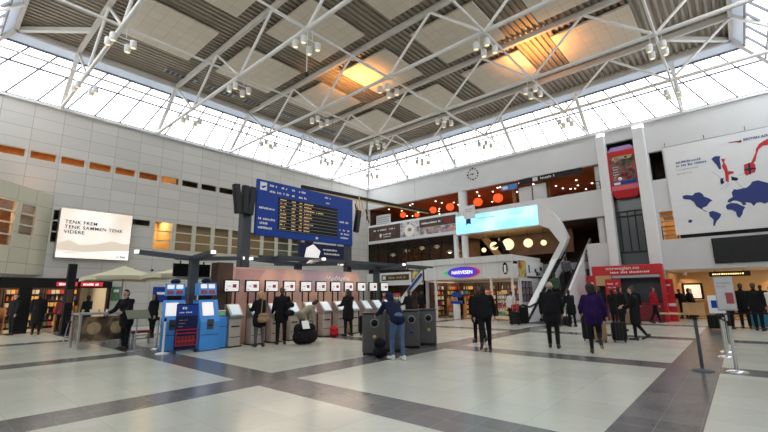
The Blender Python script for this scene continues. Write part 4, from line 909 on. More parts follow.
# hanging sculpture: long beam and a bundle of sticks
t = thing('hanging_beam', 'long dark beam with gold underside hung across the hall corner', 'hanging sculpture', (-16, 12.0, 6.9)); MB().bar((0, 0, .06), (0, 11.2, .38), .14, .17).build('beam', 'black', t); MB().bar((0, .5, -.06), (0, 11.0, .26), .09, .06).build('gold_underside', 'gold', t)
for yy in (2.0, 9.5): MB().tube((0, yy, .1+yy*.028), (0, yy, 4.74), .006, n=5).build('wire', 'dark', t)
t = thing('hanging_sticks', 'bundle of pale wooden sticks hung below the long dark beam', 'hanging sculpture', (-16, 16.3, 5.6)); random.seed(9)
for k in range(14):
    a = random.uniform(-.35, .35); b = random.uniform(-.5, .5); z = random.uniform(-.1, .7); MB().bar((a, b, z), (a+random.uniform(-.2, .2), b+random.uniform(-.35, .35), z+random.uniform(.5, 1.2)), .03, .05).build('stick', 'gold' if k % 3 else 'dark', t)
MB().tube((0, 0, .9), (0, 0, 1.42), .008, n=5).build('wire', 'dark', t)
# ------------------------------------------------------------------ dark canopy frame over the self-service row
def canopy(lab, x, y, span, h=2.98, col=True, dirs=(0, 90, 180, 270)):
    t = thing('canopy_frame', lab, 'canopy frame', (x, y, 0), 0, 'branching canopy frames over the self-service row')
    if col: MB().box(-.13, .13, -.13, .13, 0, h-.05, .02).build('column', 'slate', t)
    for k, a in enumerate(dirs):
        a = R(a); dx, dy = math.cos(a), math.sin(a); L = span if abs(dy) > .7 else span*.75
        for off in (-.12, .12):
            MB().bar((dx*.1-dy*off, dy*.1+dx*off, h-.12), (dx*L-dy*off*.6, dy*L+dx*off*.6, h-.02), .09, .13).build('arm', 'slate', t)
        MB().box(dx*(L+.04)-.06, dx*(L+.04)+.06, dy*(L+.04)-.06, dy*(L+.04)+.06, h-.06, h+.04).build('tip_lamp', 'whitelit', t)
    return t
canopy('branching slate canopy frame behind the blue self-service machines', -13.7, 5.95, 1.7)
canopy('branching slate canopy frame over middle of the self-service row', -13.7, 10.2, 2.1)
canopy('branching slate canopy frame at far end of the self-service row', -13.7, 15.0, 2.3)
t = thing('canopy_beam', 'long slate beam running over the self-service row', 'beam', (-13.7, 8.4, 2.98)); MB().box(-.10, .10, 0, 10.8, .0, .14).build('beam', 'slate', t); MB().box(.55, .68, .4, 10.6, .02, .12).build('side_rail', 'slate', t)
for k in range(6): MB().box(.1, .55, .5+k*1.9, .6+k*1.9, .03, .11).build('cross_bar', 'slate', t)
t = thing('hanging_sign', 'black gate sign with white numeral under the first canopy frame', 'sign', (-14.3, 5.55, 2.20)); t.rotation_euler = (0, 0, PI/2); MB().box(0, 1.25, 0, .08, .08, .52).build('panel', 'black', t); text('numeral', '7', .36, 'wtext', t, (.62, -.01, .16), RX, 'CENTER', shear=.2); MB().box(-.02, 1.27, -.3, .02, 0, .06).build('lower_fin', 'grey', t); MB().box(.2, .24, .02, .06, .52, .62).build('hanger', 'dark', t); MB().box(1.0, 1.04, .02, .06, .52, .62).build('hanger', 'dark', t)
# ------------------------------------------------------------------ pink mural wall and self-service kiosks
def muralmat():
    m, n, l, b = nodes('pink mural print')
    tcn = n.new('ShaderNodeTexCoord'); mp = n.new('ShaderNodeMapping'); mp.inputs['Scale'].default_value = (1, .35, .22); l.new(tcn.outputs['Object'], mp.inputs[0])
    z = n.new('ShaderNodeTexNoise'); z.inputs['Scale'].default_value = 1.1; z.inputs['Detail'].default_value = 1.0; z.inputs['Distortion'].default_value = 1.2; l.new(mp.outputs[0], z.inputs['Vector'])
    r = n.new('ShaderNodeValToRGB'); cols = ((.30, .23, .31), (.52, .30, .27), (.66, .44, .36), (.36, .28, .36))
    while len(r.color_ramp.elements) < 4: r.color_ramp.elements.new(.5)
    for i, c in enumerate(cols): r.color_ramp.elements[i].position = .3+.13*i; r.color_ramp.elements[i].color = (*c, 1)
    l.new(z.outputs['Fac'], r.inputs[0]); l.new(r.outputs[0], b.inputs['Base Color']); b.inputs['Roughness'].default_value = .4; return m
M['mural'] = muralmat()
t = thing('mural_wall', 'long pink and lilac mural wall behind the self-service kiosks', 'partition', (-13.4, 7.2, 0)); MB().box(-.12, 0, 0, 6.3, 0, 2.62).build('panel', 'mural', t)
text('script_lettering', 'City Bergen', .34, 'wtext', t, (.012, 4.35, 2.22), (PI/2, 0, PI/2), shear=.35, width=.9) if False else None
b = MB(); random.seed(2); px_, pz_ = 4.2, 2.3
for k in range(26):
    q_ = px_+.055; r_ = 2.3+.09*math.sin(k*1.9)+.04*math.sin(k*.7); b.bar((.008, px_, pz_), (.008, q_, r_), .008, .02); px_, pz_ = q_, r_
b.build('script_flourish', 'wtext', t)
MB().box(-.5, 0, -.55, 0, 0, 2.75).build('dark_end', 'brown', t)
MB().prism([(.006, .1, 2.55), (.006, .1, 2.1), (.006, .5, 1.95), (.006, .95, 2.1), (.006, 1.3, 2.55)], (.006, 0, 0)).build('printed_arc', mat('mauve print', (.40, .24, .24), .4), t)
M['beigek'] = mat('beige kiosk panel', (.50, .44, .38), .45)
def kiosk(lab, y, x=-12.62):
    t = thing('self_service_kiosk', lab, 'kiosk', (x, y, 0), 0, 'check-in kiosks before the mural wall')
    MB().box(-.22, .12, -.20, .20, .03, .90, .015).build('pedestal', 'beigek', t); MB().box(-.26, .16, -.24, .24, 0, .03).build('base_plate', 'dark', t)
    MB().box(.12, .135, -.14, .14, .62, .66).build('ticket_slot', 'black', t); MB().box(.12, .13, -.18, .18, .30, .32).build('seam', 'dark', t)
    hd = MB().prism([(-.24, -.22, .90), (.20, -.22, .90), (.20, -.22, .98), (-.12, -.22, 1.34), (-.24, -.22, 1.34)], (0, .44, 0)).build('head', 'alu', t)
    MB().prism([(.185, -.16, 1.01), (-.10, -.16, 1.31), (-.09, -.16, 1.32), (.195, -.16, 1.02)], (0, .32, 0)).build('touch_screen', 'screen', hd)
    for sy in (-.17, .13): MB().box(-.30, -.26, sy, sy+.04, 0, 1.76).build('pole', 'black', t)
    sg = MB().box(-.32, -.25, -.27, .27, 1.73, 2.15).build('sign_frame', 'black', t)
    MB().box(-.25, -.243, -.24, .24, 1.77, 2.11).build('notice', 'leaflet', sg); MB().box(-.243, -.238, .02, .16, 1.88, 2.0).build('red_mark', 'dullred', sg); MB().box(-.243, -.238, -.16, -.04, 1.92, 1.95).build('grey_mark', 'grey', sg); MB().box(-.243, -.238, -.2, -.15, 1.80, 1.84).build('black_mark', 'black', sg)
    return t
KY = [6.9+.775*k for k in range(11)]
for k, y in enumerate(KY): kiosk('beige self-service kiosk with backlit notice, %s from the blue machines' % ORD[k], y)
# blue machines
def bluekiosk(lab, x, y, rz):
    t = thing('blue_kiosk', lab, 'kiosk', (x, y, 0), rz)
    MB().prism([(-.32, -.3, .02), (.30, -.3, .02), (.30, -.3, .85), (.22, -.3, 1.0), (.06, -.3, 1.50), (-.32, -.3, 1.50)], (0, .6, 0)).build('body', 'sky', t); MB().box(-.3, .28, -.28, .28, 0, .02).build('plinth', 'dark', t)
    MB().prism([(.235, -.22, 1.03), (.11, -.22, 1.42), (.12, -.22, 1.425), (.245, -.22, 1.035)], (0, .34, 0)).build('touch_screen', 'leaflet', t)
    MB().box(.30, .31, -.1, .1, .62, .92).build('printer_bezel', 'slate', t); MB().box(.30, .312, -.26, .26, .46, .475).build('seam', 'deepnavy', t); MB().box(.31, .316, -.06, .06, .72, .76).build('slot', 'black', t)
    b = MB().prism([(-.30, -.28, 1.64), (.02, -.28, 1.64), (-.06, -.28, 2.02), (-.30, -.28, 2.02)], (0, .56, 0)); hd = b.build('header', 'sky', t)
    for r_ in range(2):
        for c_ in range(2): MB().prism([(.02-.08*(.1+r_*.47), -.22+c_*.25, 1.64+.38*(.1+r_*.47)), (.02-.08*(.42+r_*.47), -.22+c_*.25, 1.64+.38*(.42+r_*.47)), (.03-.08*(.42+r_*.47), -.22+c_*.25, 1.64+.38*(.42+r_*.47)), (.03-.08*(.1+r_*.47), -.22+c_*.25, 1.64+.38*(.1+r_*.47))], (0, .19, 0)).build('notice', 'leaflet' if r_ else 'dullred', hd)
    MB().box(-.22, -.16, -.2, .2, 1.50, 1.64).build('neck', 'dark', t); MB().ball((-.16, 0, 2.08), .12, 10, 7, (1, 1.3, .7)).build('camera_dome', 'black', t)
    return t
bluekiosk('light blue service machine with sloped screen right of the navy stand', -12.66, 6.0, 0); bluekiosk('light blue service machine half hidden behind the navy stand', -13.4, 5.3, R(-20))
t = thing('blue_kiosk', 'low light blue machine beside the first beige kiosk', 'kiosk', (-12.72, 6.48, 0)); MB().box(-.2, .18, -.16, .16, .02, .96, .015).build('body', 'sky', t); MB().box(-.18, .16, -.15, .15, 0, .02).build('plinth', 'dark', t); MB().box(-.16, .1, -.15, .15, .96, 1.16, .02).build('printer_top', 'alu', t); MB().box(.18, .186, -.15, .15, .66, .675).build('seam', 'deepnavy', t); MB().box(.10, .106, -.08, .08, 1.02, 1.08).build('green_label', 'signgreen', t)
# navy leaflet stand
t = thing('leaflet_stand', 'navy information stand with red rails before the blue machines', 'stand', (-12.45, 5.33, 0)); t.rotation_euler = (0, 0, PI/2-R(6))
MB().box(-.30, .30, 0, .05, .10, 1.40).build('panel', 'deepnavy', t); MB().box(-.30, .30, -.005, 0, 1.05, 1.36).build('header', 'navy', t)
scrawl(t, -.22, 1.24, 3, .07, .07, 'wtext', -.012); scrawl(t, -.22, 1.13, 8, .045, .04, 'wtext', -.012)
for q in range(3): scrawl(t, -.22, .92-q*.09, 8-q*2, .03, .02, 'grey', -.006)
for z in (.22, .34, .56, .66): MB().bar((-.30, -.08, z), (.30, -.08, z), .012, .02).build('rail', 'red', t)
for sx in (-.29, .29): MB().bar((sx, -.08, .22), (sx, -.08, .66), .012, .02).build('rail', 'red', t); MB().box(sx-.02, sx+.02, -.1, .08, 0, .10).build('foot', 'dark', t)
for k in range(5): MB().box(-.25+k*.1, -.17+k*.1, -.06, -.05, .24, .48).build('leaflet', 'darkred', t)
stanchion('white queue post in front of the navy information stand', -12.8, 4.86, 'white', 1.0); stanchion('chrome queue post left of the navy information stand', -14.14, 5.16, 'chrome', .98)
# ------------------------------------------------------------------ recycling bins
M['bin'] = mat('charcoal bin steel', (.095, .093, .092), .4, .2)
def binx(lab, x, y, rz, ring=True):
    t = thing('recycling_bin', lab, 'bin', (x, y, 0), rz, 'recycling bins in a row'); MB().box(-.29, .29, -.29, .29, .04, 1.08, .035).build('body', 'bin', t); MB().box(-.27, .27, -.27, .27, 0, .04).build('plinth', 'black', t); MB().box(-.30, .30, -.30, .30, 1.08, 1.11, .01).build('lid', 'dark', t)
    for f_ in (0,):
        b = MB().lathe([(.10, 0), (.12, 0), (.12, .012), (.10, .012)], (0, 0, 0), 18); h = b.build('hole_ring', 'grey', t, (.05, -.292, .84)); h.rotation_euler = (PI/2, 0, 0)
        MB().lathe([(0, .008), (.095, .008), (.095, .016), (0, .016)], (0, 0, 0), 18).build('hole', 'black', h)
    MB().lathe([(0, 0), (.05, 0), (.05, .006), (0, .006)], (0, 0, 0), 14).build('sorting_label', 'gold' if ring else 'navy', t, (.05, -.292, .48)).rotation_euler = (PI/2, 0, 0)
    return t
binx('charcoal recycling bin nearest the camera at left of the bending man', -7.80, 8.42, R(36)); binx('charcoal recycling bin second from left, behind the bending man', -7.86, 9.28, R(36))
binx('charcoal recycling bin third from left, with a dark blue label', -7.87, 10.14, R(36), False); binx('charcoal recycling bin at right end of row', -7.85, 11.0, R(36))
# ------------------------------------------------------------------ left side: wall sign, shop, cafe
t = thing('lit_advert', 'big glowing cream advertising sign with slogan on the left wall', 'sign', (WX+.02, 4.23, 3.62)); t.rotation_euler = (0, 0, PI/2)
M['advert'] = stripemat('cream landscape advert', [(.72, .60, .47), (.90, .82, .74), (1.0, .95, .90)], 0, 1, emit=.62, noise=.5)
MB().box(0, 3.3, -.38, 0, 0, 2.6, .02).build('casing', 'alu', t); fc = MB().box(.03, 3.27, -.395, -.38, .03, 2.57).build('face', 'advert', t)
for k, s_ in enumerate(('TENK FREM', 'TENK SAMMEN TENK', 'VIDERE')): text('lettering', s_, .255, 'deepnavy', fc, (.24, -.40, 1.80-k*.26), RX, width=.98, bold=.004, space=1.12)
M['hill'] = emis('beige hill print', (.80, .68, .56), .5, (.7, .6, .5)) if True else mat('x', (.62, .48, .34), .6, var=.12, scale=2)
MB().prism([(.03, -.398, .75), (.5, -.398, .95), (1.0, -.398, .72), (1.7, -.398, .82), (2.4, -.398, 1.05), (3.0, -.398, .92), (3.27, -.398, 1.0), (3.27, -.398, .55), (2.2, -.398, .48), (1.2, -.398, .35), (.03, -.398, .42)], (0, .003, 0)).build('hill_print', 'hill', fc)
scrawl(fc, 2.7, .14, 5, .085, .12, 'btext', -.40); scrawl(fc, .4, .28, 10, .05, .04, 'grey', -.40)
# fascia of the left shop, its sign and the tall dark pylon
struct('trim_6', MB().box(WX, WX+.55, NY, 6.85, 2.12, 2.60).box(WX, WX+.45, 6.75, 6.85, 0, 2.12), 'black')
t = thing('shop_sign', 'red and white lit strip sign on black fascia of the left shop', 'sign', (WX+.56, 4.45, 2.20)); t.rotation_euler = (0, 0, PI/2); MB().box(0, .85, -.06, 0, 0, .22).build('left_box', 'signred', t); MB().box(1.0, 1.95, -.06, 0, 0, .22).build('right_box', 'signred', t); scrawl(t, .1, .05, 9, .075, .11, 'whitelit', -.066); scrawl(t, 1.1, .05, 9, .075, .11, 'whitelit', -.066); MB().box(.86, .99, -.05, 0, -.02, .26).build('number_tile', 'black', t)
t = thing('pylon', 'tall narrow black pylon in front of the left shop', 'pylon', (-23.0, 4.5, 0)); MB().box(-.14, .14, -.16, .16, .04, 3.15, .02).build('shaft', 'black', t); MB().box(-.25, .25, -.25, .25, 0, .04).build('base', 'dark', t); MB().box(.14, .15, -.12, .12, 1.4, 2.0).build('panel', 'brown', t)
t = thing('pillar', 'broad black pillar standing in the left shop front', 'pillar', (WX+.25, 3.35, 0)); MB().box(-.2, .25, -.24, .24, .02, 2.12).build('shaft', 'black', t); MB().box(-.22, .28, -.27, .27, 0, .02).build('base', 'dark', t)
for k, (x, y) in enumerate(((-29.8, 0.4), (-29.8, 2.1), (-29.8, 3.8), (-29.8, 5.5))):
    shelf_unit('tall lit shelf of goods at back of the left shop, %s from the left' % ORD[k], x, y, 1.6, 6, 2.35, PI/2, 'small colourful packet on the shelves of the left shop', 'packets in the left shop', ('snack_box', 'bottle', 'snack_box'), step=.2, m='brown')
for k, y in enumerate((1.3, 2.4, 5.2)):
    shelf_unit('low goods rack at front of the left shop, %s from the left' % ORD[k], -26.9, y, .9, 3, 1.2, PI/2, 'small colourful packet on a front rack of the left shop', 'packets on the front racks', ('snack_box', 'magazine'), step=.24, m='wood')
# parasols
M['canvas'] = mat('cream canvas', (.62, .58, .42), .8, var=.04)
def parasol(lab, x, y, r_, top, low):
    t = thing('parasol', lab, 'parasol', (x, y, 0)); vs = [(0, 0, top)]; c = [(r_*math.cos(R(45+90*k)), r_*math.sin(R(45+90*k)), low) for k in range(4)]
    ring = []
    for k in range(4):
        a, b_ = Vector(c[k]), Vector(c[(k+1) % 4])
        for q in range(6): p = a.lerp(b_, q/6); ring.append((p.x, p.y, p.z+.05*math.sin(PI*q/6)))
    n_ = len(ring); mid = [(p[0]*.5, p[1]*.5, (p[2]+top)/2-.05) for p in ring]
    b = MB(); b.add([(0, 0, top)]+mid+ring+[(p[0], p[1], p[2]-.16) for p in ring], [(0, 1+k, 1+(k+1) % n_) for k in range(n_)]+[(1+k, 1+n_+k, 1+n_+(k+1) % n_, 1+(k+1) % n_) for k in range(n_)]+[(1+n_+k, 1+2*n_+k, 1+2*n_+(k+1) % n_, 1+n_+(k+1) % n_) for k in range(n_)]); b.build('canopy', 'canvas', t)
    MB().tube((0, 0, .05), (0, 0, top), .03).build('pole', 'grey', t); MB().box(-.3, .3, -.3, .3, 0, .06).build('base', 'dark', t)
    rb = MB(); [rb.tube((0, 0, top-.3), tuple(Vector(c[k])*.96+Vector((0, 0, .05))), .012, n=5) for k in range(4)]; rb.build('ribs', 'grey', t)
parasol('cream square parasol over the cafe counter, left one', -19.75, 5.65, 1.8, 2.94, 2.44); parasol('cream square parasol over the cafe tables, right one near canopy', -17.15, 6.9, 1.55, 2.82, 2.46)
t = thing('wall_poster', 'wide blue poster on the left wall behind the cafe tables', 'poster', (WX+.01, 9.1, 1.3)); MB().box(0, .04, 0, 1.95, 0, .9).build('sheet', 'navy', t); MB().box(.04, .046, .2, .9, .45, .6).build('print', 'wtext', t)
t = thing('wall_poster', 'small green poster on left wall behind the cafe counter', 'poster', (WX+.01, 7.0, 1.45)); MB().box(0, .04, 0, .42, 0, .75).build('sheet', mat('green print', (.08, .22, .10), .5, var=.2), t); MB().box(.04, .046, .08, .34, .45, .6).build('print', 'wtext', t)
for k, y in enumerate((8.0, 8.9)):
    t = thing('wall_camera', 'small dark camera on left wall above the cafe, %s' % ('left one' if k == 0 else 'right one'), 'camera', (WX+.02, y, 3.2)); MB().box(0, .1, -.02, .02, -.02, .02).build('arm', 'dark', t); MB().ball((.14, 0, -.04), .07, 10, 7).build('dome', 'black', t)
# cafe counter with barrel print, stools, bench and tables
t = thing('cafe_counter', 'grey framed cafe counter with brown barrel print sides', 'counter', (-16.6, 4.5, 0)); M['barrel'] = stripemat('barrel print', [(.03, .02, .015), (.10, .06, .03), (.26, .18, .10), (.06, .04, .02)], 0, 1, noise=3)
MB().box(-.5, .5, -1.0, .55, 1.06, 1.12).build('top', 'grey', t)
for sx, sy in ((-.45, -.95), (.44, -.95), (-.45, .5), (.44, .5)): MB().box(sx-.03, sx+.03, sy-.03, sy+.03, 0, 1.06).build('leg', 'alu', t)
MB().box(.40, .42, -.9, .45, .22, 1.0).build('side_panel', 'barrel', t); MB().box(-.4, .4, -.93, -.91, .22, 1.0).build('front_panel', 'barrel', t)
for sy in (-.55, .1): MB().lathe([(0, 0), (.2, 0), (.2, .012), (.16, .02), (0, .02)], (0, 0, 0), 18).build('barrel_end', mat('barrel wood', (.42, .30, .17), .6, var=.2), t, (.425, sy, .62)).rotation_euler = (0, PI/2, 0)
MB().box(.42, .46, -.95, 1.15, .16, .20).build('foot_rail', 'alu', t)
MB().box(-.05, .40, .6, 1.2, .36, .44).build('seat_ledge', 'darkred', t); MB().box(.3, .36, 1.12, 1.18, 0, .36).build('leg', 'alu', t); MB().box(.3, .36, .62, .68, 0, .36).build('leg', 'alu', t)
def cup(kind, lab, x, y, z, m):
    o = MB().lathe([(.03, 0), (.04, .10), (.036, .10), (.028, .01), (0, .01)], (0, 0, 0), 10).build(kind, m); o.location = (x, y, z); tag(o, lab, 'cup', 'cups on the cafe counter')
for k in range(6): cup('cup', 'small cup standing on the grey cafe counter', -16.9+k*.12, 3.75+.2*k, 1.121, 'wtext' if k % 2 else 'gold')
def stool(lab, x, y):
    t = thing('bar_stool', lab, 'stool', (x, y, 0), R(20), 'bar stools at the cafe counter'); MB().lathe([(0, .74), (.17, .74), (.18, .76), (.17, .79), (0, .79)], (0, 0, 0), 18).build('seat', 'black', t)
    for k in range(4): a = R(45+90*k); MB().tube((.12*math.cos(a), .12*math.sin(a), .74), (.22*math.cos(a), .22*math.sin(a), 0), .014, n=6).build('leg', 'alu', t)
    b = MB(); [b.tube((.18*math.cos(k*PI/6), .18*math.sin(k*PI/6), .27), (.18*math.cos((k+1)*PI/6), .18*math.sin((k+1)*PI/6), .27), .01, n=5) for k in range(12)]; b.build('foot_ring', 'alu', t)
stool('chrome legged bar stool left of the cafe counter, nearest the pylon', -18.3, 3.8); stool('chrome legged bar stool at left end of the cafe counter', -17.44, 3.95); stool('chrome legged bar stool tucked against the cafe counter front', -17.45, 4.75)
cafe_table('small dark cafe table with white cloth near the seated person', -15.2, 6.85, 0, None, .4, 'white'); cafe_table('small dark cafe table beside person in white shirt', -16.3, 6.45, 0, None, .4, 'brown')
t = thing('menu_stand', 'slanted dark menu lectern beside the navy information stand', 'menu stand', (-14.15, 4.55, 0)); MB().tube((0, 0, .02), (0, 0, 1.0), .025).build('pole', 'alu', t); MB().lathe([(0, 0), (.2, 0), (.2, .02), (0, .02)], (0, 0, 0), 16).build('foot', 'alu', t); MB().prism([(.2, -.32, .98), (-.12, -.32, 1.22), (-.13, -.32, 1.20), (.19, -.32, .96)], (0, .64, 0)).build('board', mat('olive board', (.16, .17, .12), .4), t)
# ------------------------------------------------------------------ people
for nm, c in (('skin', (.50, .30, .22)), ('blackcloth', (.012, .012, .014)), ('jeans', (.06, .11, .22)), ('navycloth', (.012, .018, .045)), ('purplecloth', (.024, .009, .065)), ('greycloth', (.10, .10, .11)), ('fur', (.26, .24, .17)), ('whitecloth', (.70, .70, .68)), ('greencloth', (.05, .09, .06)), ('redcloth', (.40, .02, .03)), ('blond', (.42, .27, .12)), ('darkhair', (.018, .012, .010)), ('greyhair', (.30, .28, .26)), ('brownhair', (.07, .04, .025)), ('leather', (.035, .022, .018)), ('tanleather', (.30, .19, .11))):
    M[nm] = mat(nm+' material', c, .8 if 'cloth' in nm else .6, var=.2, scale=14, spec=.12 if 'cloth' in nm else .4)
def capsule(v, f, p0, p1, r0, r1, sx=1.0, n=12):
    # rounded tapered limb section; sx widens it across the body (x)
    p0, p1 = Vector(p0), Vector(p1); d = p1-p0; L = d.length
    d = d/L if L > 1e-6 else Vector((0, 0, 1))
    u = Vector((1, 0, 0))-d*d.x
    u = u.normalized() if u.length > .2 else d.orthogonal().normalized()
    w_ = d.cross(u); b = len(v); st = []
    for k in range(5): a = -PI/2+PI/2*k/4; st.append((p0+d*(r0*math.sin(a)), r0*math.cos(a)))
    for k in range(5): a = PI/2*k/4; st.append((p1+d*(r1*math.sin(a)), r1*math.cos(a)))
    for c, r_ in st:
        r_ = max(r_, .0012)
        for i in range(n): a = 2*PI*i/n; v.append(tuple(c+u*(r_*sx*math.cos(a))+w_*(r_*math.sin(a))))
    m = len(st)
    for k in range(m-1):
        for i in range(n): f.append((b+k*n+i, b+k*n+(i+1) % n, b+(k+1)*n+(i+1) % n, b+(k+1)*n+i))
    f.append(tuple(b+i for i in reversed(range(n)))); f.append(tuple(b+(m-1)*n+i for i in range(n)))
def fuse(name, parts, m, parent, voxel, smooth=4):
    v, f = [], []
    for p in parts: capsule(v, f, *p)
    me = bpy.data.meshes.new(name); me.from_pydata(v, [], f); o = bpy.data.objects.new(name+'_tmp', me); COL.objects.link(o)
    rm = o.modifiers.new('r', 'REMESH'); rm.mode = 'VOXEL'; rm.voxel_size = voxel; rm.use_smooth_shade = True
    sm = o.modifiers.new('s', 'SMOOTH'); sm.iterations = smooth; sm.factor = .5
    dg = bpy.context.evaluated_depsgraph_get(); out = bpy.data.meshes.new_from_object(o.evaluated_get(dg)); COL.objects.unlink(o); bpy.data.objects.remove(o); bpy.data.meshes.remove(me)
    out.name = name; out.materials.clear(); out.materials.append(M[m])
    for p in out.polygons: p.use_smooth = True
    r_ = bpy.data.objects.new(name, out); COL.objects.link(r_)
    if parent: r_.parent = parent
    return r_
def rx(v, a): c, s = math.cos(a), math.sin(a); return Vector((v[0], v[1]*c-v[2]*s, v[1]*s+v[2]*c))
def rz_(v, a): c, s = math.cos(a), math.sin(a); return Vector((v[0]*c-v[1]*s, v[0]*s+v[1]*c, v[2]))
def person(label, x, y, rz, h=1.75, z=0.0, top='blackcloth', legs='blackcloth', shoe='leather', hair='darkhair', hairstyle='short', coat=0.0, lean=0, twist=0, head=(0, 0), arms=((5, 8, 12), (5, 8, 12)), leg=((4, 2), (-4, 4)), sit=False, female=False, hood=False, bald=False, group=None, detail=True, belly=0.0):
    k = h/1.75; S1 = lambda p: Vector(p)*k
    t = thing('person', label, 'person', (x, y, z), rz, group)
    pel = Vector((0, 0, .95)); ln = -R(lean); tw = R(twist)
    def torso(p): return pel+rz_(rx(Vector(p)-pel, ln), tw)
    J = {}
    J['waist'] = torso((0, 0, 1.08)); J['chest'] = torso((0, .0, 1.30)); J['neck0'] = torso((0, -.01, 1.46))
    hp, hy = R(head[0]), R(head[1])
    def hd(p): return J['neck0']+rz_(rx(rz_(Vector(p), hy), ln*.55-hp), tw)
    sw = .175 if female else .20
    A = []
    for sgn, (fl, ab, el) in zip((-1, 1), arms):
        s0 = torso((sgn*sw, -.01, 1.405)); base = ln*.35
        dv = rz_(Vector((sgn*math.sin(R(ab)), math.sin(R(fl)-base), -math.cos(R(fl)-base)*math.cos(R(ab)))).normalized(), tw)
        dv2 = rz_(Vector((sgn*math.sin(R(ab))*.3-sgn*.10*min(1, el/60), math.sin(R(fl+el)-base), -math.cos(R(fl+el)-base))).normalized(), tw)
        e0 = s0+dv*.29; w0 = e0+dv2*.25; A.append((s0, e0, w0, dv2, sgn))
    Lg = []
    for sgn, (fl, kn) in zip((-1, 1), leg):
        h0 = Vector((sgn*.095, 0, .90)); d1 = Vector((sgn*.02, math.sin(R(fl)), -math.cos(R(fl)))); k0 = h0+d1*.43
        d2 = Vector((0, math.sin(R(fl-kn)), -math.cos(R(fl-kn)))); a0 = k0+d2*.42
        toe = a0+rx(Vector((sgn*.03, .17, -.045)), R(max(-60, min(25, (fl-kn)*.8))) if kn > 15 else 0); heel = a0+rx(Vector((0, -.05, -.05)), R(fl-kn)*.8 if kn > 15 else 0)
        Lg.append((h0, k0, a0, toe, heel, sgn))
    low = min(min(q[3].z, q[4].z)-.035 for q in Lg) if not sit else 0.0
    dz = Vector((0, 0, -low)); F = lambda p: (p+dz)*k
    body = []; add = lambda L_, p0, p1, r0, r1, sx=1.0, n=12: L_.append((F(p0), F(p1), r0*k, r1*k, sx, n))
    # trunk, limbs
    add(body, pel+Vector((0, 0, -.02)), J['waist'], .115, .105, 1.35); add(body, J['waist'], J['chest'], .105, .118, 1.4); add(body, J['chest'], torso((0, -.005, 1.38)), .115, .085, 1.55); add(body, torso((0, -.01, 1.40)), hd((0, .015, .12)), .058, .052)
    for s0, e0, w0, d2, sgn in A:
        add(body, torso((sgn*.09, -.005, 1.40)), s0, .065, .058); add(body, s0, e0, .052, .040); add(body, e0, w0, .042, .028)
        pm_ = w0+d2*.045; add(body, w0, pm_+d2*.03, .027, .034, 1.0)
        side = rz_(Vector((0, 1, 0)), tw); side = (side-d2*side.dot(d2)); side = side.normalized() if side.length > .05 else Vector((0, 0, 1)); inw = d2.cross(side)*(-sgn)
        for q, (off, ln_) in enumerate(((-.028, .062), (-.010, .074), (.010, .080), (.028, .070))):
            b0 = pm_+side*off+d2*.02; b1 = b0+d2*(.035+ln_*.35)+side*off*.25; b2 = b1+(d2*.75+inw*.65).normalized()*ln_*.55
            add(body, b0, b1, .0105, .0095, 1, 8); add(body, b1, b2, .0095, .0075, 1, 8)
        th0 = w0+d2*.025+side*.026; th1 = th0+(side*.8+d2*.6).normalized()*.042; add(body, th0, th1, .013, .011, 1, 8); add(body, th1, th1+(d2+side*.2).normalized()*.03, .011, .008, 1, 8)
    for h0, k0, a0, toe, heel, sgn in Lg:
        add(body, h0, k0, .082, .052); add(body, k0, k0.lerp(a0, .3), .052, .055); add(body, k0.lerp(a0, .3), a0, .055, .034); add(body, heel, toe, .035, .028)
    # head with nose, ears, chin and brow
    add(body, hd((0, .012, .17)), hd((0, .0, .215)), .079, .082); add(body, hd((0, .045, .115)), hd((0, .05, .135)), .042, .05, 1.15)
    add(body, hd((0, .098, .185)), hd((0, .112, .158)), .010, .014, 1, 8); add(body, hd((-.03, .085, .20)), hd((.03, .085, .20)), .016, .016, 1, 8)
    for sg in (-1, 1): add(body, hd((sg*.080, .0, .165)), hd((sg*.084, -.006, .195)), .012, .017, 1, 8)
    fuse('body', body, 'skin', t, .0125*k if detail else .02*k, 2)
    if detail:
        for sg in (-1, 1):
            MB().ball(tuple(F(hd((sg*.031, .083, .183)))), .0105*k, 8, 6).build('eye', 'black', t)
        MB().tube(tuple(F(hd((-.022, .096, .128)))), tuple(F(hd((.022, .096, .128)))), .006*k, n=6).build('mouth', 'dullred', t)
    # hair
    if not bald or hairstyle != 'none':
        H = []
        if bald:
            add(H, hd((-.05, -.045, .17)), hd((.05, -.045, .17)), .052, .052)
        else:
            add(H, hd((0, -.020, .195)), hd((0, -.012, .228)), .086, .084); add(H, hd((0, -.035, .15)), hd((0, -.03, .19)), .075, .08)
            if hairstyle == 'long': add(H, hd((0, -.045, .17)), hd((0, -.075, .0)), .085, .06, 1.25)
            if hairstyle == 'bob': add(H, hd((0, -.030, .19)), hd((0, -.045, .10)), .094, .075, 1.15)
            if hairstyle == 'tail': add(H, hd((0, -.10, .2)), hd((0, -.12, .02)), .035, .022)
            if hairstyle == 'bun': add(H, hd((0, -.06, .28)), hd((0, -.07, .29)), .05, .05)
            if hairstyle == 'big': add(H, hd((0, -.02, .21)), hd((0, -.035, .13)), .112, .095, 1.1)
        fuse('hair', H, hair, t, .013*k, 2)
    # jacket or coat
    G = []; g = .022
    add(G, pel+Vector((0, 0, -.03 if coat == 0 else 0)), J['waist'], .128+g+belly, .118+g+belly, 1.38); add(G, J['waist'], J['chest'], .118+g+belly*.6, .130+g, 1.38); add(G, J['chest'], torso((0, -.005, 1.36)), .128+g, .088+g, 1.45)
    for s0, e0, w0, d2, sgn in A:
        add(G, torso((sgn*.06, -.01, 1.405)), s0+Vector((0, 0, -.02)), .070+g*.5, .056+g*.9); add(G, s0, e0, .060+g*.8, .05+g*.8); add(G, e0, e0.lerp(w0, .93), .050+g*.8, .038+g*.6)
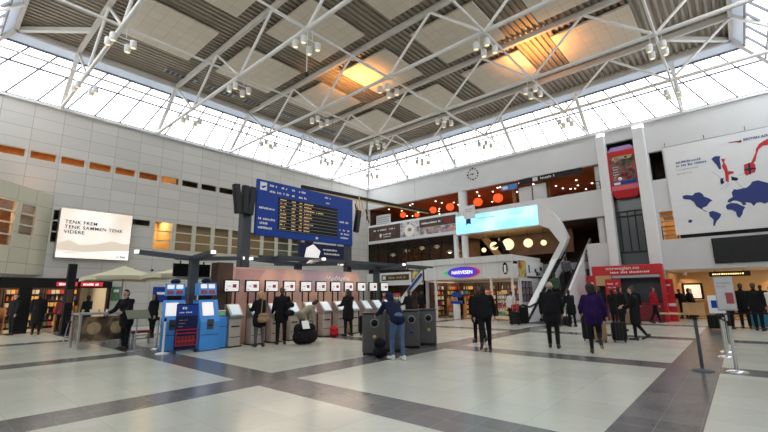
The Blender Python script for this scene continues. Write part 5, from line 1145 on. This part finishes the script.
    if coat > 0:
        for h0, k0, a0, toe, heel, sgn in Lg: add(G, h0+Vector((0, 0, .05)), h0.lerp(k0, coat), .112+g, .108+g, 1.0)
        add(G, pel, Vector((0, (Lg[0][1].y+Lg[1][1].y)*.5*coat, .90-.43*coat)), .135+g, .125+g, 1.3)
    if hood: add(G, hd((0, -.03, .18)), hd((0, -.02, .215)), .098, .098); add(G, hd((0, -.05, .02)), hd((0, -.045, .14)), .08, .095)
    else: add(G, torso((0, -.012, 1.40)), hd((0, -.005, .045)), .075, .066)
    fuse('jacket' if coat < .4 else 'coat', G, top, t, .016*k, 7)
    # trousers
    Tr = []
    add(Tr, pel+Vector((0, 0, -.06)), pel+Vector((0, 0, .04)), .128, .122, 1.3)
    for h0, k0, a0, toe, heel, sgn in Lg: add(Tr, h0, k0, .098, .070); add(Tr, k0, k0.lerp(a0, .92), .068, .054 if not female else .046)
    fuse('trousers', Tr, legs, t, .016*k, 3)
    for h0, k0, a0, toe, heel, sgn in Lg: fuse('shoe', [(F(heel+Vector((0, 0, .006))), F(toe+Vector((0, .02, .0))), .044*k, .036*k, 1.0, 12), (F(heel+Vector((0, 0, .04))), F(a0), .046*k, .044*k, 1.0, 12)], shoe, t, .012*k, 2)
    return t
def away(x, y): return math.atan2(-x, y)       # heading that points away from the camera
WALK1 = ((16, 4), (-12, 16)); WALK2 = ((-14, 22), (14, 4)); STAND = ((3, 2), (-2, 3))
# centre and right foreground walkers
person('man in black jacket and trousers walking away in front of the news shop', -5.74, 10.9, away(-5.74, 10.9), 1.80, leg=((-14, 26), (10, 4)), arms=((-8, 14, 14), (8, 14, 18)), head=(3, 0), belly=.02)
person('person in dark coat partly hidden left of the walking man in black', -6.75, 12.4, away(-6.75, 12.4)+.3, 1.76, coat=.5, hair='brownhair', leg=((8, 4), (-12, 18)))
person('bald man in long black coat walking away towards the escalator', -4.35, 12.4, away(-4.35, 12.4)-.05, 1.86, hair='greyhair', bald=True, coat=.45, leg=((5, 3), (-4, 4)), arms=((4, 12, 14), (4, 12, 14)), belly=.03)
person('person in deep purple jacket striding away with one foot lifted', -3.10, 11.9, away(-3.1, 11.9), 1.76, top='purplecloth', hairstyle='big', coat=.25, leg=((4, 2), (8, 75)), arms=((10, 22, 40), (-4, 24, 30)), female=True, belly=.03)
person('woman in dark coat turned sideways beside upright suitcases', -2.85, 15.9, away(-2.85, 15.9)+1.35, 1.70, coat=.75, hairstyle='bun', hair='brownhair', female=True, leg=((3, 2), (-3, 32)), arms=((14, 6, 60), (18, 6, 62)), head=(12, 0))
person('woman in white top walking with a red shoulder bag near the escalator', -9.25, 20.6, away(-9.25, 20.6)+.15, 1.64, top='whitecloth', hairstyle='tail', female=True, leg=((8, 4), (-8, 14)))
person('man in navy jacket and hood bending over beside the recycling bins', -6.62, 8.02, R(68), 1.78, top='navycloth', legs='jeans', shoe='whitecloth', hood=True, hair='darkhair', lean=42, head=(20, 0), leg=((16, 18), (2, 14)), arms=((34, 4, 22), (30, 6, 26)))
# self-service row
person('blond woman in black coat with grey trousers at second beige kiosk', -11.92, 7.42, R(78), 1.70, coat=.45, legs='greycloth', hair='blond', hairstyle='bob', female=True, arms=((30, 8, 60), (36, 8, 60)), head=(14, 0))
person('man in black jacket standing right of the blond woman at the kiosks', -11.85, 8.2, R(70), 1.83, coat=.3, hair='brownhair', arms=((10, 8, 40), (20, 10, 50)), head=(8, 0), leg=STAND)
person('person in olive fur jacket stooping over a big black bag at kiosks', -11.8, 8.98, R(-20), 1.70, top='fur', hairstyle='bob', hair='darkhair', lean=60, head=(10, 0), arms=((-30, 4, 8), (-26, 4, 12)), leg=((14, 16), (10, 14)), female=True, coat=.1)
person('person in black standing close to seventh beige kiosk', -11.9, 11.35, R(80), 1.78, coat=.55, hairstyle='long', female=True, arms=((30, 6, 50), (30, 6, 55)), head=(12, 0))
person('person in dark clothing at the kiosks just behind the bins', -11.6, 14.9, R(85), 1.74, hair='brownhair', arms=((25, 6, 50), (25, 6, 50)), head=(8, 0), detail=False)
# left shop and cafe
person('man in dark jacket standing sideways before the lit shop shelves at far left', -25.2, 2.98, R(-150), 1.80, hair='darkhair', leg=STAND, detail=False)
person('tall person in black coat with back turned left of the black pylon', -24.4, 3.72, R(80), 1.85, coat=.8, detail=False)
person('person in dark red jacket at shop front left of black pylon', -25.3, 4.75, R(100), 1.66, top='darkred', hair='brownhair', detail=False)
person('person in black standing right next to the black pylon', -23.3, 5.3, R(120), 1.70, hairstyle='bob', coat=.5, female=True, detail=False)
person('man in black leaning forward over the cafe counter seat', -14.95, 4.5, R(-150), 1.82, hair='darkhair', lean=10, arms=((28, 10, 40), (24, 10, 40)), head=(6, 0), coat=.4)
person('woman in black standing behind the leaning man at cafe', -18.15, 6.4, R(-160), 1.70, hairstyle='bob', female=True, hair='brownhair', coat=.4)
def chair(lab, x, y, rz, m='black'):
    t = thing('chair', lab, 'chair', (x, y, 0), rz); MB().box(-.22, .22, -.21, .23, .43, .47, .015).build('seat', m, t); MB().box(-.21, .21, -.24, -.21, .55, .88, .01).build('backrest', m, t)
    for sx in (-.2, .2):
        MB().tube((sx, .2, 0), (sx, .2, .43), .013, n=6).build('leg', 'alu', t); MB().tube((sx, -.22, 0), (sx, -.22, .86), .013, n=6).build('leg', 'alu', t)
    return t
def sitter(lab, x, y, rz, h=1.74, **kw):
    k = h/1.75; return person(lab, x, y, rz, h, z=.47-(.95-.17)*k+.03, sit=True, leg=((84, 84), (80, 82)), **kw)
chair('black cafe chair under person in the white shirt', -16.6, 7.45, R(-150)); sitter('person in white shirt sitting at the cafe behind blue machines', -16.6, 7.45, R(-150), top='whitecloth', hair='blond', arms=((35, 8, 50), (35, 8, 50)), lean=8, hairstyle='bob')
chair('black cafe chair under person bent over near the counter', -15.35, 5.95, R(60)); sitter('person in dark clothes sitting bent beside the small white cafe table', -15.35, 5.95, R(60), lean=22, hair='brownhair', arms=((40, 6, 40), (40, 6, 40)), head=(15, 0), detail=False)
# news shop and desk
person('person in dark clothing browsing racks at left end of news shop', -16.0, 21.9, R(20), 1.72, hair='brownhair', detail=False)
person('shopper in dark jacket inside the news shop', -14.3, 23.9, R(10), 1.72, detail=False, hair='brownhair')
person('person in black coat bent beside the brown trolley right of the escalator foot', -6.2, 20.3, away(-6.2, 20.3)+.6, 1.68, coat=.6, lean=14, detail=False)
person('traveller in black with a wheeled case before the airline desk, left one', -5.5, 22.6, R(20), 1.76, coat=.4, detail=False, hair='brownhair')
person('traveller in black before the airline desk, middle one with bob hair', -4.75, 21.9, R(-10), 1.68, coat=.6, hairstyle='bob', female=True, detail=False)
person('traveller in dark jacket leaning to the airline desk, right one', -4.2, 23.8, R(15), 1.74, detail=False, lean=8)
person('traveller in dark coat waiting between the brown suitcase and the desk', -5.9, 23.6, R(-20), 1.72, coat=.5, detail=False)
person('traveller in black jacket just left of the tan suitcase', -4.45, 17.6, R(40), 1.76, coat=.3, detail=False, hair='brownhair')
person('traveller in black standing right behind the purple jacket person', -3.9, 19.2, R(-40), 1.74, coat=.4, detail=False)
person('person in red jacket walking past right end of airline desk', -3.45, 24.3, R(-60), 1.74, top='redcloth', leg=WALK1, detail=False, hair='brownhair')
# check-in hall
person('woman in black before the bright picture in the check-in hall', -2.35, 28.6, R(-90), 1.66, coat=.5, hairstyle='bob', female=True, detail=False)
person('person in dark coat in queue behind chrome posts, left one', -.62, 22.3, R(-10), 1.82, coat=.6, detail=False)
person('person in black in queue behind chrome posts, middle one', -.12, 22.9, R(10), 1.80, coat=.5, detail=False)
person('person with black hair leaning at the check-in counter on the right', .62, 29.6, R(-20), 1.78, lean=12, detail=False)
person('person in white jacket at right edge of the picture', .88, 24.6, R(-30), 1.70, top='whitecloth', hair='brownhair', detail=False)
person('person in blue top by the red banner in check-in hall', -2.4, 30.6, R(60), 1.66, top='navycloth', lean=18, hair='blond', detail=False)
person('person in dark jacket bending forward just right of the red banner', -2.75, 29.2, R(30), 1.70, lean=30, detail=False, hair='brownhair')
person('tall person in black standing right of the black bag in queue', .28, 21.9, R(-15), 1.80, coat=.3, detail=False, hair='brownhair')
# on the escalator and above

def stepz(y): kk = int((y-21.0)/.24); return max(.02, zl(21.0+kk*.24)-1.05)
person('person in green jacket riding the escalator, lower one', -8.2, 24.36, 0, 1.72, z=stepz(24.37), top='greencloth', hair='brownhair', detail=False, leg=((0, 0), (0, 0)))
person('person in grey jacket riding the escalator, upper one', -8.0, 26.05, 0, 1.72, z=stepz(26.06), top='greycloth', detail=False, leg=((0, 0), (0, 0)))
person('dark figure leaning on the terrace over the news shop', -11.3, 24.6, R(100), 1.70, z=3.46, lean=24, arms=((40, 10, 20), (40, 10, 20)), detail=False)
# ------------------------------------------------------------------ bags and luggage
def suitcase(lab, x, y, rz, m='black', w_=.42, h=.62, d_=.26, handle=False):
    t = thing('suitcase', lab, 'suitcase', (x, y, 0), rz); MB().box(-w_/2, w_/2, -d_/2, d_/2, .06, h, .04).build('shell', m, t)
    for sx in (-w_/2+.06, w_/2-.06):
        for sy in (-d_/2+.05, d_/2-.05): MB().tube((sx-.015, sy, .035), (sx+.015, sy, .035), .034, n=10).build('wheel', 'dark', t)
    for q in (-.1, 0, .1): MB().box(q*w_*2.2-.012, q*w_*2.2+.012, -d_/2-.008, -d_/2, .10, h-.05).build('rib', 'dark' if m == 'black' else m, t)
    if handle:
        b = MB(); b.tube((-.1, d_/2-.05, h-.01), (-.1, d_/2-.05, h+.36), .008, n=6).tube((.1, d_/2-.05, h-.01), (.1, d_/2-.05, h+.36), .008, n=6).tube((-.11, d_/2-.05, h+.36), (.11, d_/2-.05, h+.36), .014, n=8); b.build('pull_handle', 'alu', t)
    MB().tube((-.08, 0, h+.015), (.08, 0, h+.015), .012, n=6).build('grip', 'dark', t); return t
suitcase('black suitcase standing just right of the woman in dark coat', -3.18, 14.95, R(20)); suitcase('tan and black upright suitcase left of the black one', -3.62, 14.55, R(70), 'tanleather', .36, .66, .24); suitcase('large black suitcase between purple jacket person and tan suitcase', -4.0, 14.9, R(15), 'black', .52, .82, .32)
suitcase('black suitcase pulled behind the woman in white top', -8.75, 19.8, R(10), 'black', .46, .66, .28, True); suitcase('black suitcase standing right of the person at seventh kiosk', -11.55, 12.0, R(80), 'black', .5, .78, .3)
suitcase('brown suitcase on the floor right of the escalator foot', -6.9, 20.0, R(0), 'leather', .7, .82, .34); suitcase('bright blue suitcase in the queue at right', .42, 23.4, R(0), 'teal', .75, .62, .34, False)
suitcase('black suitcase in the queue below the wooden tray', -.95, 21.6, R(5), 'black', .7, .6, .32); suitcase('brown suitcase beside red jacket person at the airline desk', -4.35, 22.9, R(10), 'tanleather', .42, .70, .26)
def softbag(kind, lab, cat, x, y, z, parts, m, straps=(), flap=None):
    t = thing(kind, lab, cat, (x, y, z)); o = fuse('bag_body', [(*p, 1.0, 12) if len(p) == 4 else p for p in parts], m, t, .014, 4)
    for a, b_ in straps: MB().path([a, ((a[0]+b_[0])/2, (a[1]+b_[1])/2, max(a[2], b_[2])+.02), b_], .012, 6).build('strap', m, t)
    return t
softbag('shoulder_bag', 'tan shoulder bag hanging on back of the blond woman', 'bag', -11.66, 7.40, .86, [((0, -.12, 0), (0, .12, 0), .10, .10), ((0, -.11, .12), (0, .11, .12), .08, .08)], 'tanleather', (((0, -.1, .18), (-.12, .04, .62)), ((0, .1, .18), (-.12, .08, .62))))
softbag('backpack', 'small black backpack with green patch on man at kiosks', 'bag', -11.58, 8.33, 1.02, [((0, -.08, 0), (0, .08, 0), .10, .10), ((0, -.08, .26), (0, .08, .26), .09, .09)], 'blackcloth', (((-.05, -.08, .34), (-.12, -.1, .40)), ((-.05, .08, .34), (-.12, .1, .40))))
softbag('duffel_bag', 'bulging black travel bag on the floor before the stooping person', 'bag', -11.25, 8.75, 0, [((0, -.22, .25), (0, .22, .25), .25, .25), ((-.02, -.24, .50), (0, .22, .50), .19, .17)], 'blackcloth', (((0, -.2, .66), (0, .2, .64)),))
t = thing('paper_sheet', 'white sheet of paper lying on the bulging black travel bag', 'paper', (-11.05, 8.6, .64)); t.rotation_euler = (0, R(50), R(-20)); MB().box(-.16, .16, -.12, .12, 0, .004).build('sheet', 'wtext', t)
softbag('handbag', 'red shoulder bag on the woman in white top', 'bag', -8.98, 20.35, .78, [((-.10, 0, 0), (.10, 0, 0), .11, .11), ((-.09, 0, .14), (.09, 0, .14), .08, .08)], 'redcloth', (((-.08, 0, .2), (-.02, .05, .58)), ((.08, 0, .2), (.02, .06, .58))))
softbag('shopping_bag', 'small multicoloured shopping bag at foot of the sixth kiosk', 'bag', -12.05, 10.75, 0, [((-.08, 0, .14), (.08, 0, .14), .13, .13), ((-.08, 0, .30), (.08, 0, .30), .11, .11)], 'redcloth', (((-.08, 0, .40), (.08, 0, .40)),))
softbag('backpack', 'black rucksack on the floor between bins and the bending man', 'bag', -7.2, 8.0, 0, [((0, -.06, .16), (0, .06, .16), .15, .15), ((0, -.05, .36), (0, .05, .36), .13, .12)], 'blackcloth', (((0, -.05, .48), (0, .05, .48)),))
t = thing('potted_bush', 'green leafy potted bush right of the escalator foot', 'plant', (-6.65, 21.0, 0)); MB().lathe([(.20, 0), (.26, .42), (.24, .42), (.2, .36), (0, .36)], (0, 0, 0), 18).build('pot', 'dark', t)
random.seed(4); b = MB()
for q in range(150):
    a, e_, r_ = random.uniform(0, 2*PI), random.uniform(-.3, 1.4), random.uniform(.15, .42); c = Vector((r_*math.cos(a)*math.cos(e_), r_*math.sin(a)*math.cos(e_), .72+r_*math.sin(e_)*1.1)); u = Vector((random.uniform(-1, 1), random.uniform(-1, 1), random.uniform(-.5, .5))).normalized()*.07; w_ = u.cross(Vector((0, .3, 1))).normalized()*.03
    b.add([c-u, c+w_, c+u, c-w_], [(0, 1, 2, 3)])
b.build('leaves', mat('leaf green', (.16, .22, .06), .6, var=.35), t); MB().tube((0, 0, .36), (0, 0, .8), .02).build('stem', 'leather', t)
